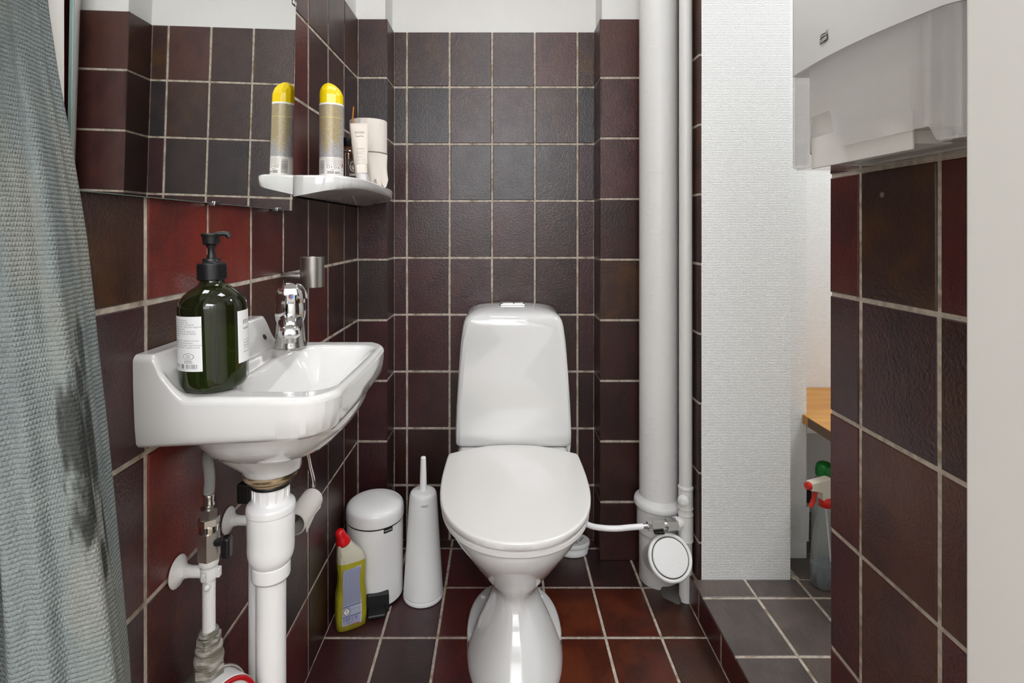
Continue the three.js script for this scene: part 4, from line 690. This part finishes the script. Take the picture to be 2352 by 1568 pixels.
// ================================================================ soil stack and cold water pipe
{
  const X = 0.496, D = 1.672, g = thing('soil_stack', 'thick white painted soil pipe running up the back right corner', 'pipe', [X, 0, -D]);
  part('pipe', planePipe(lathe([[0.060, 0.2], [0.060, CEIL - 0.001]], 64), 8, 30), M.pipePaint, g);
  part('collar', smoothLathe([[0.06, 0.262], [0.066, 0.256], [0.074, 0.25], [0.0765, 0.242], [0.075, 0.232], [0.069, 0.228], [0.066, 0.226]], 64), M.pipeWhite, g);
  part('socket', lathe([[0.0675, 0.228], [0.0675, 0.158], [0.0655, 0.152], [0.061, 0.149], [0.0605, 0.14], [0.0605, 0.0], [0, 0]], 64), M.pipePaint, g);
  const n = new THREE.Vector3(-0.02, 0.5, 0.866).normalize(), c = new THREE.Vector3(-0.0103, 0.1528, D - 1.525);
  part('branch', latheAlong([[0.051, -0.14], [0.051, -0.03], [0.055, -0.026], [0.055, -0.012]], c, n, 48), M.pipePaint, g);
  const lip = part('cleanout_rim', latheAlong([[0.05, -0.016], [0.058, -0.018], [0.0625, -0.015], [0.063, -0.006], [0.061, -0.001], [0.0575, 0.0005], [0.0535, 0.0], [0.0525, -0.004], [0.05, -0.006]], c, n, 64), M.pipeWhite, g);
  part('cleanout_gap', latheAlong([[0.0495, -0.0035], [0.0532, -0.0035]], c, n, 48), M.black, g);
  part('cleanout_cap', latheAlong([[0, 0.0022], [0.047, 0.0022], [0.0496, 0.0014], [0.0503, -0.003], [0.0503, -0.008], [0, -0.008]], c, n, 64), M.pipeWhite, g);
}
function planePipe(g, u, v) { const uv = g.attributes.uv; for (let i = 0; i < uv.count; i++) uv.setXY(i, uv.getX(i) * 2, uv.getY(i) * v * 0.4); return g; }
{
  const cem = std({ color: 0x5a5753, roughness: 0.95, bumpMap: plasterBump, bumpScale: 0.004 });
  const pts = []; const ring = (s, y, w) => { const r = []; for (let k = 0; k < 40; k++) { const a = k / 40 * 2 * Math.PI, q = 1 + 0.12 * Math.sin(3 * a + 1) + 0.07 * Math.sin(7 * a); r.push(V(0.522 + 0.05 * s * q * Math.cos(a) * (Math.cos(a) > 0 ? 0.7 : 1), y, 1.63 + 0.07 * s * q * Math.sin(a))); } return r; };
  solo('cement_collar', loft([ring(1, 0.0005), ring(0.97, 0.004), ring(0.9, 0.009), ring(0.8, 0.012)], true, true, 1), cem, 'rough grey cement around the foot of the soil pipe', 'cement');
}
{
  const X = 0.5455, D = 1.573, g = thing('cold_water_pipe', 'thin white painted water pipe with a valve beside the thick soil pipe', 'water pipe', [X, 0, -D]);
  const p = lathe([[0.0188, 0.0], [0.0188, CEIL - 0.001]], 36); part('pipe', p, M.pipePaint, g);
  for (const y of [0.331, 0.272, 0.254, 0.178]) part('pipe_ring', smoothLathe([[0.0185, y - 0.007], [0.0205, y - 0.005], [0.0222, y], [0.0205, y + 0.005], [0.0185, y + 0.007]], 36, 16), M.pipeWhite, g);
  part('tee_body', lathe([[0.0205, 0.33], [0.0208, 0.275], [0.02, 0.255], [0.0215, 0.245], [0.0215, 0.185], [0.019, 0.175]], 36), M.pipePaint, g);
  part('tee_branch', latheAlong([[0.017, 0.0], [0.0165, 0.024], [0.019, 0.027], [0.019, 0.034], [0.012, 0.036]], new THREE.Vector3(0, 0.229, 0), new THREE.Vector3(-1, 0, 0.25), 28), M.pipeWhite, g);
  const bolt = part('drain_plug', latheAlong([[0.0, 0.012], [0.0165, 0.012], [0.017, 0.019], [0.015, 0.023], [0.006, 0.024]], new THREE.Vector3(-0.004, 0.298, 0), new THREE.Vector3(-0.42, 0.1, 0.9), 28), M.pipeWhite, g);
  const hx = new THREE.CylinderGeometry(0.0075, 0.0085, 0.01, 6); hx.applyQuaternion(new THREE.Quaternion().setFromUnitVectors(ax.y, new THREE.Vector3(-0.42, 0.1, 0.9).normalize())); hx.translate(-0.016, 0.301, 0.0255); part('plug_hexagon', toCreasedNormals(hx, 0.4), M.pipeWhite, bolt);
  // angle valve and hose to the cistern
  const dir = new THREE.Vector3(-1, 0, 0.12).normalize(), at = k => new THREE.Vector3(0, 0.229, 0.009).addScaledVector(dir, k);
  const hex6 = (a, b, r, m, nm) => { const c = new THREE.CylinderGeometry(r, r, b - a, 6); c.applyQuaternion(new THREE.Quaternion().setFromUnitVectors(ax.y, dir)); const q = at((a + b) / 2); c.translate(q.x, q.y, q.z); return part(nm, toCreasedNormals(c, 0.4), m, g); };
  hex6(0.03, 0.062, 0.0165, M.dullChrome, 'valve_nut');
  part('valve_neck', rod(at(0.058), at(0.074), 0.0115), M.dullChrome, g);
  const vb = hex6(0.071, 0.105, 0.0135, M.dullChrome, 'valve_body');
  part('valve_handle', (() => { const q = at(0.085); return rbx(q.x - 0.016, q.x + 0.014, q.y - 0.021, q.y - 0.012, -q.z - 0.012, -q.z + 0.004, 0.003); })(), M.black, vb);
  const hs = thing('cistern_hose', 'white flexible hose from the wall pipe valve to the toilet cistern', 'hose', [X, 0, -D]);
  hs.add(hex6(0.104, 0.12, 0.0125, M.chrome, 'hose_nut'));
  part('hose_ferrule', rod(at(0.118), at(0.136), 0.0078), M.dullChrome, hs);
  part('hose', tube([at(0.134), at(0.17), at(0.21).add(new THREE.Vector3(0, -0.003, -0.004)), at(0.25).add(new THREE.Vector3(0, -0.005, -0.015)), at(0.29).add(new THREE.Vector3(0, -0.007, -0.04)), at(0.325).add(new THREE.Vector3(0, 0.005, -0.08)), at(0.34).add(new THREE.Vector3(0, 0.06, -0.12)), at(0.34).add(new THREE.Vector3(0, 0.14, -0.15)), at(0.335).add(new THREE.Vector3(0, 0.19, -0.155))], 0.0082, 90, 16), M.plastic, hs);
}
// ================================================================ paper towel dispenser
{
  const g = thing('towel_dispenser', 'white paper towel dispenser with smoky grey window on the right wall', 'dispenser', [XR, 0, 0]);
  const D0 = 0.528, D1 = 0.842, y0 = 1.182, ym = 1.325, y1 = 1.63, dep = 0.1055, th = 0.003;
  // plan section of the shell, from the wall at the near side round the front to the wall at the far side
  const sec = (ins = 0) => { const r = 0.03 - ins, q = 0.012 - ins, pts = [], X = -dep + ins, a0 = D0 + ins, a1 = D1 - ins; pts.push([-0.001, a0], [X / 2, a0]); for (let k = 0; k <= 8; k++) { const a = k / 8 * Math.PI / 2; pts.push([X + r - r * Math.sin(a), a0 + r - r * Math.cos(a)]); } for (let k = 1; k < 120; k++) { const t = k / 120; pts.push([X - 0.006 * Math.sin(Math.PI * t), lerp(a0 + r, a1 - q, t)]); } for (let k = 0; k <= 8; k++) { const a = k / 8 * Math.PI / 2; pts.push([X + q - q * Math.cos(a), a1 - q + q * Math.sin(a)]); } pts.push([X / 2, a1], [-0.001, a1]); return pts; };
  const so = sec(0), si = sec(th);
  const border = D => ym + 0.004 * Math.sin(Math.PI * clamp((D - D0) / (D1 - D0)) * 0.9) - 0.008 * clamp((D1 - D) / (D1 - D0)) + 0.002;
  const strip = (lo, hi, n) => { const pos = [], idx = [], L = so.length; for (let j = 0; j <= n; j++) for (let i = 0; i < L; i++) { const y = lerp(lo(so[i]), hi(so[i]), j / n); pos.push(so[i][0], y, -so[i][1]); } for (let j = 0; j <= n; j++) for (let i = 0; i < L; i++) { const y = lerp(lo(si[i]), hi(si[i]), j / n); pos.push(si[i][0], y, -si[i][1]); } const o = L * (n + 1); const q = (a, b, c, d) => idx.push(a, b, c, a, c, d); for (let j = 0; j < n; j++) for (let i = 0; i < L - 1; i++) { const a = j * L + i; q(a, a + L, a + L + 1, a + 1); q(o + a, o + a + 1, o + a + L + 1, o + a + L); } for (let i = 0; i < L - 1; i++) { q(i, i + 1, o + i + 1, o + i); const a = n * L + i; q(a, o + a, o + a + 1, a + 1); } const ge = new THREE.BufferGeometry(); ge.setAttribute('position', new THREE.Float32BufferAttribute(pos, 3)); ge.setAttribute('uv', new THREE.Float32BufferAttribute(new Float32Array(pos.length / 3 * 2), 2)); ge.setIndex(idx); return toCreasedNormals(ge, 0.8); };
  const white = phy({ color: 0xe4e3e0, roughness: 0.2 });
  part('cover', strip(p => border(p[1]), () => y1, 6), white, g, null, null, 'glossy white upper cover');
  part('top', rbx(-dep, -0.001, y1 - 0.004, y1, D0 + 0.004, D1 - 0.004, 0.0015), white, g);
  // smoky window: its lower edge rises in a thumb slot and in the paper mouth
  const smoke = phy({ color: 0xfbfaf9, roughness: 0.08, transmission: 0.76, thickness: 0, ior: 1.45 });
  const lower = p => { const D = p[1], onFront = p[0] < -dep + 0.02; let y = y0; const eb = D1 - D; if (eb < 0.018) y += 0.018 - Math.sqrt(Math.max(0, 0.018 * 0.018 - (0.018 - eb) * (0.018 - eb))); if (onFront) { const t = (D - D0) / (D1 - D0); y += 0.017 * (1 - sstep(0.80, 0.84, t)) * sstep(0.09, 0.13, t); const slot = Math.pow(sstep(0.60, 0.65, t) * (1 - sstep(0.80, 0.835, t)), 0.6); y += 0.054 * slot; } return y; };
  part('window', strip(lower, p => border(p[1]) - 0.0008, 10), smoke, g, null, null, 'smoky grey translucent lower window');
  part('bottom', merge([rbx(-dep + 0.006, -0.002, y0 - 0.001, y0 + 0.003, D1 - 0.075, D1 - 0.008, 0.0012), rbx(-dep + 0.006, -0.002, y0 - 0.001, y0 + 0.003, D0 + 0.01, D0 + 0.035, 0.0012), rbx(-0.03, -0.002, y0, y0 + 0.004, D0 + 0.02, D1 - 0.02, 0.0012)]), smoke, g);
  for (const [d, wd] of [[0.59, 0.012]]) part('inner_rib', rbx(-dep + 0.006, -dep + 0.011, y0 + 0.02, ym - 0.006, d, d + wd, 0.001), smoke, g);
  part('back_plate', rbx(-0.006, -0.001, y0 + 0.004, y1 - 0.006, D0 + 0.005, D1 - 0.005, 0.002), std({ color: 0xd9d7d4, roughness: 0.5 }), g);
  const paper = std({ color: 0xe3e0db, roughness: 0.9 });
  const st = thing('paper_towels', 'stack of white folded paper towels inside the smoky dispenser window', 'paper towels', [XR, 0, 0]);
  part('towel_stack', rbx(-0.093, -0.012, y0 + 0.02, 1.56, D0 + 0.055, D1 - 0.03, 0.004), paper, st);
  part('towel_end', merge([rbx(-0.094, -0.05, y0 + 0.004, y0 + 0.02, D0 + 0.075, D1 - 0.045, 0.001), rbx(-0.1, -0.097, y0 - 0.003, y0 + 0.042, D0 + 0.07, D1 - 0.05, 0.0008)]), paper, st);
  const logo = canvasTex(256, 256, (x, w, h) => {
    x.clearRect(0, 0, w, h); x.fillStyle = '#4c4947';
    x.beginPath(); x.moveTo(18, 130); x.bezierCurveTo(90, 70, 150, 150, 238, 92); x.lineTo(238, 196); x.bezierCurveTo(150, 244, 90, 170, 18, 232); x.closePath(); x.fill();
    x.beginPath(); x.moveTo(22, 92); x.bezierCurveTo(100, 30, 150, 110, 238, 40); x.lineTo(238, 56); x.bezierCurveTo(150, 130, 100, 52, 22, 110); x.closePath(); x.fill();
    x.save(); x.translate(26, 204); x.rotate(-0.14); x.fillStyle = '#eceae7'; x.font = 'bold 74px sans-serif'; x.fillText('TORK', 0, 0); x.restore();
  });
  const lp = so.map((p, i) => p).filter(p => p[1] > 0.7 && p[1] < 0.72);
  const lo = new THREE.PlaneGeometry(0.021, 0.0225); lo.rotateY(-Math.PI / 2);
  part('printed_logo', lo, phy({ map: logo, roughness: 0.2, transparent: true }), g, [-dep - 0.0066, 1.357, -0.742]);
}
// ---- wall plug in the right tiled wall
solo('wall_plug', latheAlong([[0, 0.002], [0.002, 0.0022], [0.0042, 0.0015], [0.005, 0]], V(XR + 0.0002, 1.088 + (529 - 447) / (877 / XR), 1225 * XR / 877), neg(ax.x), 18), std({ color: 0x7c6a5e, roughness: 0.7 }), 'small grey filled screw hole in the right wall tile', 'wall plug');

// ================================================================ next room: bench, bottles
{
  const wood = std({ map: dataTex(256, 256, (u, v) => { const n = fbm(u * 0.25, v, 16, 301, 4), r = 0.5 + 0.5 * Math.sin(40 * (v + 0.15 * fbm(u * 0.3, v, 6, 305, 3))); return mix3([0.82, 0.60, 0.29], [0.68, 0.45, 0.18], clamp(0.6 * n + 0.35 * r)); }, true), roughness: 0.4 });
  const g = thing('wooden_bench', 'oak wooden bench top in the next room', 'bench', [0, 0, 0]);
  const h = 0.527;
  part('bench_top', planeUV(rbx(0.922, 1.9, h - 0.028, h, 1.30, 1.752, 0.002), 0.4), wood, g);
  part('rear_board', planeUV(rbx(0.936, 1.9, h - 0.028, h, 1.755, 1.909, 0.002), 0.4), wood, g);
  part('edge_strip', rbx(0.9205, 0.9225, h - 0.028, h - 0.001, 1.31, 1.60, 0.0008), std({ color: 0x5d4326, roughness: 0.5 }), g);
  part('wall_bracket', rbx(0.936, 1.0, h - 0.06, h - 0.029, 1.63, 1.72, 0.003), M.whitePaint, g);
  part('bench_leg', rbx(1.80, 1.86, STEP, h - 0.028, 1.5, 1.56, 0.003), M.whitePaint, g);
}
{
  const b = thing('spray_bottle', 'clear spray bottle with red and white trigger under the bench edge', 'spray bottle', [0.918, STEP, -1.508]);
  b.rotation.y = Math.PI + 0.25; const fl = Math.PI;
  const ring = (y, w, d, e = 0.7) => { const r = []; for (let k = 0; k < 44; k++) { const a = k / 44 * 2 * Math.PI, c = Math.cos(a), s = Math.sin(a); r.push(new THREE.Vector3(w * Math.sign(c) * Math.pow(Math.abs(c), e), y, d * Math.sign(s) * Math.pow(Math.abs(s), e))); } return r; };
  const secs = [[0.0005, 0.036, 0.024], [0.006, 0.041, 0.028], [0.05, 0.041, 0.028], [0.1, 0.036, 0.027], [0.15, 0.029, 0.024], [0.195, 0.02, 0.018], [0.218, 0.0155, 0.0155], [0.23, 0.014, 0.014]];
  part('bottle_body', loft(secs.map(s => ring(...s)), true, true, 1.2), phy({ color: 0xf2f4f4, roughness: 0.06, transmission: 0.9, thickness: 0, ior: 1.45 }), b);
  part('liquid', loft([[0.004, 0.034, 0.022], [0.008, 0.0385, 0.0255], [0.05, 0.039, 0.026], [0.062, 0.038, 0.0255]].map(s => ring(...s)), true, true, 1.2), phy({ color: 0xaab4bb, roughness: 0.1, transmission: 0.7, thickness: 0 }), b);
  part('label', rbx(-0.026, 0.006, 0.07, 0.175, -0.0305, -0.0295, 0.0004, 1).rotateX(0), std({ color: 0xcfd0d2, roughness: 0.5 }), b, [0, 0, 0.0575], [-0.03, 0, 0]);
  part('dip_tube', rod(new THREE.Vector3(-0.025, 0.008, 0), new THREE.Vector3(0.0, 0.23, 0), 0.0022), M.plastic, b);
  const red = phy({ color: 0xd6241a, roughness: 0.3 }), cream = phy({ color: 0xe4ddcb, roughness: 0.3 });
  part('collar', lathe([[0.0, 0.223], [0.0175, 0.223], [0.0165, 0.248], [0, 0.248]], 32), red, b);
  const head = part('trigger_head', (() => { const sh = new THREE.Shape(); sh.moveTo(-0.02, 0.247); sh.lineTo(0.014, 0.247); sh.lineTo(0.018, 0.268); sh.lineTo(0.052, 0.277); sh.lineTo(0.052, 0.294); sh.lineTo(-0.006, 0.3); sh.quadraticCurveTo(-0.028, 0.298, -0.03, 0.27); sh.lineTo(-0.02, 0.247); const q = new THREE.ExtrudeGeometry(sh, { depth: 0.018, bevelEnabled: true, bevelSize: 0.003, bevelThickness: 0.003, bevelSegments: 3 }); q.translate(0, 0, -0.009); return q; })(), cream, b);
  part('nozzle', rod(new THREE.Vector3(0.05, 0.2855, 0), new THREE.Vector3(0.064, 0.2865, 0), 0.0115, 0.0095), red, b);
  part('trigger', tube([new THREE.Vector3(0.026, 0.272, 0), new THREE.Vector3(0.036, 0.262, 0), new THREE.Vector3(0.041, 0.245, 0), new THREE.Vector3(0.051, 0.226, 0)], 0.006, 24, 12), red, b);
}
{
  const b = thing('green_cap_bottle', 'bottle with a green cap standing behind the spray bottle', 'bottle', [0.985, STEP, -1.62]);
  part('bottle_body', smoothLathe([[0, 0.0005], [0.033, 0.0005], [0.035, 0.004], [0.035, 0.2], [0.032, 0.235], [0.022, 0.255], [0.021, 0.262]], 36), phy({ color: 0xdfe3df, roughness: 0.1, transmission: 0.7, thickness: 0 }), b);
  part('cap', smoothLathe([[0.0, 0.258], [0.0255, 0.258], [0.026, 0.262], [0.0255, 0.278], [0.021, 0.292], [0.01, 0.298], [0, 0.299]], 36), phy({ color: 0x0e7a2b, roughness: 0.2 }), b);
}
// ================================================================ towel on the left
{
  const t = thing('hanging_towel', 'grey green knitted towel with dark stains hanging at the left', 'towel', [0, 0, 0]);
  const Ny = 140, Na = 120, pos = [], idx = [], uv = [], yTop = 1.52, yBot = 0.50;
  const wallX = XL + 0.016;
  const ext = y => { // how far the towel stands out from the wall at a height (measured silhouette)
    const k = [[1.52, 0.018], [1.42, 0.022], [1.304, 0.03], [1.243, 0.038], [1.169, 0.052], [1.08, 0.067], [0.977, 0.08], [0.895, 0.0925], [0.814, 0.1035], [0.732, 0.1145], [0.66, 0.1235], [0.5, 0.137]]; for (let i = 0; i < k.length - 1; i++) if (y <= k[i][0] && y >= k[i + 1][0]) return lerp(k[i][1], k[i + 1][1], (k[i][0] - y) / (k[i][0] - k[i + 1][0])); return k[k.length - 1][1]; };
  for (let j = 0; j <= Ny; j++) for (let i = 0; i <= Na; i++) {
    const v = j / Ny, y = lerp(yTop, yBot, v), a = i / Na * 2 * Math.PI, e = ext(y) - 0.016, hw = lerp(0.028, 0.052, sstep(0, 0.5, v));
    // folds: lobes round the section, deeper towards the open front
    const lobes = 0.10 * Math.cos(5 * a + 0.5 + 0.5 * v) + 0.05 * Math.cos(9 * a + 2 * v + 1) + 0.03 * Math.sin(14 * a - 3 * v);
    const c = Math.cos(a), s = Math.sin(a), r = 1 - 0.13 + lobes * (0.5 + 0.5 * (c > -0.2 ? 1 : 0.3));
    const x = wallX + e * 0.5 + e * 0.52 * r * c, D = 0.492 + hw * r * s;
    pos.push(Math.max(x, wallX), y, -D); uv.push(i / Na, v);
  }
  const W = Na + 1; for (let j = 0; j < Ny; j++) for (let i = 0; i < Na; i++) { const a = j * W + i; idx.push(a, a + W, a + W + 1, a, a + W + 1, a + 1); }
  const cap = (j, flip) => { const ci = pos.length / 3; pos.push(wallX + (ext(lerp(yTop, yBot, j / Ny)) - 0.016) * 0.5, lerp(yTop, yBot, j / Ny), -0.492); uv.push(0.5, j / Ny); for (let i = 0; i < Na; i++) flip ? idx.push(ci, j * W + i, j * W + i + 1) : idx.push(ci, j * W + i + 1, j * W + i); };
  cap(0, true); cap(Ny, false);
  const g = new THREE.BufferGeometry(); g.setAttribute('position', new THREE.Float32BufferAttribute(pos, 3)); g.setAttribute('uv', new THREE.Float32BufferAttribute(uv, 2)); g.setIndex(idx); g.computeVertexNormals();
  const knit = dataTex(512, 512, (u, v) => { const rows = 20, x = u * 34, y = v * rows + 0.22 * fbm(u, v, 12, 401, 2), r = Math.abs(Math.sin(Math.PI * y)), loop = Math.abs(Math.sin(Math.PI * (x + (Math.floor(y) % 2) * 0.5))); return 0.15 + 0.55 * Math.pow(r, 0.8) * (0.55 + 0.45 * loop) + 0.3 * fbm(u, v, 90, 404, 2); });
  const kb = knit; kb.repeat.set(3, 12);
  const colr = dataTex(1024, 2048, (u, v) => {
    // u = 0 / 1 faces the room; v from top to hem. stains are soap and dirt marks near the hand height
    const n = fbm(u, v, 40, 410, 3), base = mix3([0.43, 0.465, 0.465], [0.52, 0.55, 0.54], n), yarn = 0.9 + 0.2 * hash(Math.floor(u * 1024), Math.floor(v * 2048), 5);
    const warm = sstep(0.5, 0.7, fbm(u, v, 5, 420, 3)); let c = mix3(base, [0.55, 0.54, 0.49], warm * 0.5);
    let s = 0; const spot = (cu, cv, ru, rv, k) => { const du = Math.min(Math.abs(u - cu), 1 - Math.abs(u - cu)) / ru, dv = (v - cv) / rv, d = Math.hypot(du, dv) + 1.1 * (fbm(u, v, 12, 430, 4) - 0.5) + 0.8 * (fbm(u * 2, v, 48, 440, 3) - 0.5); s = Math.max(s, k * sstep(1.15, 0.45, d)); };
    spot(0.945, 0.60, 0.05, 0.05, 0.8); spot(0.985, 0.625, 0.055, 0.05, 1); spot(0.965, 0.665, 0.05, 0.045, 1); spot(0.03, 0.615, 0.045, 0.06, 0.85); spot(0.05, 0.70, 0.016, 0.04, 0.9); spot(0.025, 0.725, 0.012, 0.02, 0.8); spot(0.01, 0.565, 0.03, 0.025, 0.7); spot(0.05, 0.53, 0.03, 0.04, 0.6);
    c = mix3(c, [0.15, 0.155, 0.14], s * 0.95); return c.map(x => x * yarn);
  }, true);
  part('cloth', g, std({ map: colr, roughness: 1, bumpMap: kb, bumpScale: 0.0022, side: THREE.DoubleSide }), t);
  // hook it hangs from
  const hk = thing('towel_hook', 'white wall hook above the grey towel', 'hook', [XL + 0.0125, 1.53, -0.492]);
  part('plate', rbx(0, 0.005, -0.03, 0.05, -0.015, 0.015, 0.002), M.whitePaint, hk);
  part('peg', tube([new THREE.Vector3(0.003, 0.0, 0), new THREE.Vector3(0.02, -0.005, 0), new THREE.Vector3(0.032, 0.005, 0), new THREE.Vector3(0.035, 0.025, 0)], 0.004, 24, 10), M.whitePaint, hk);
}
renderer.render(scene, camera);
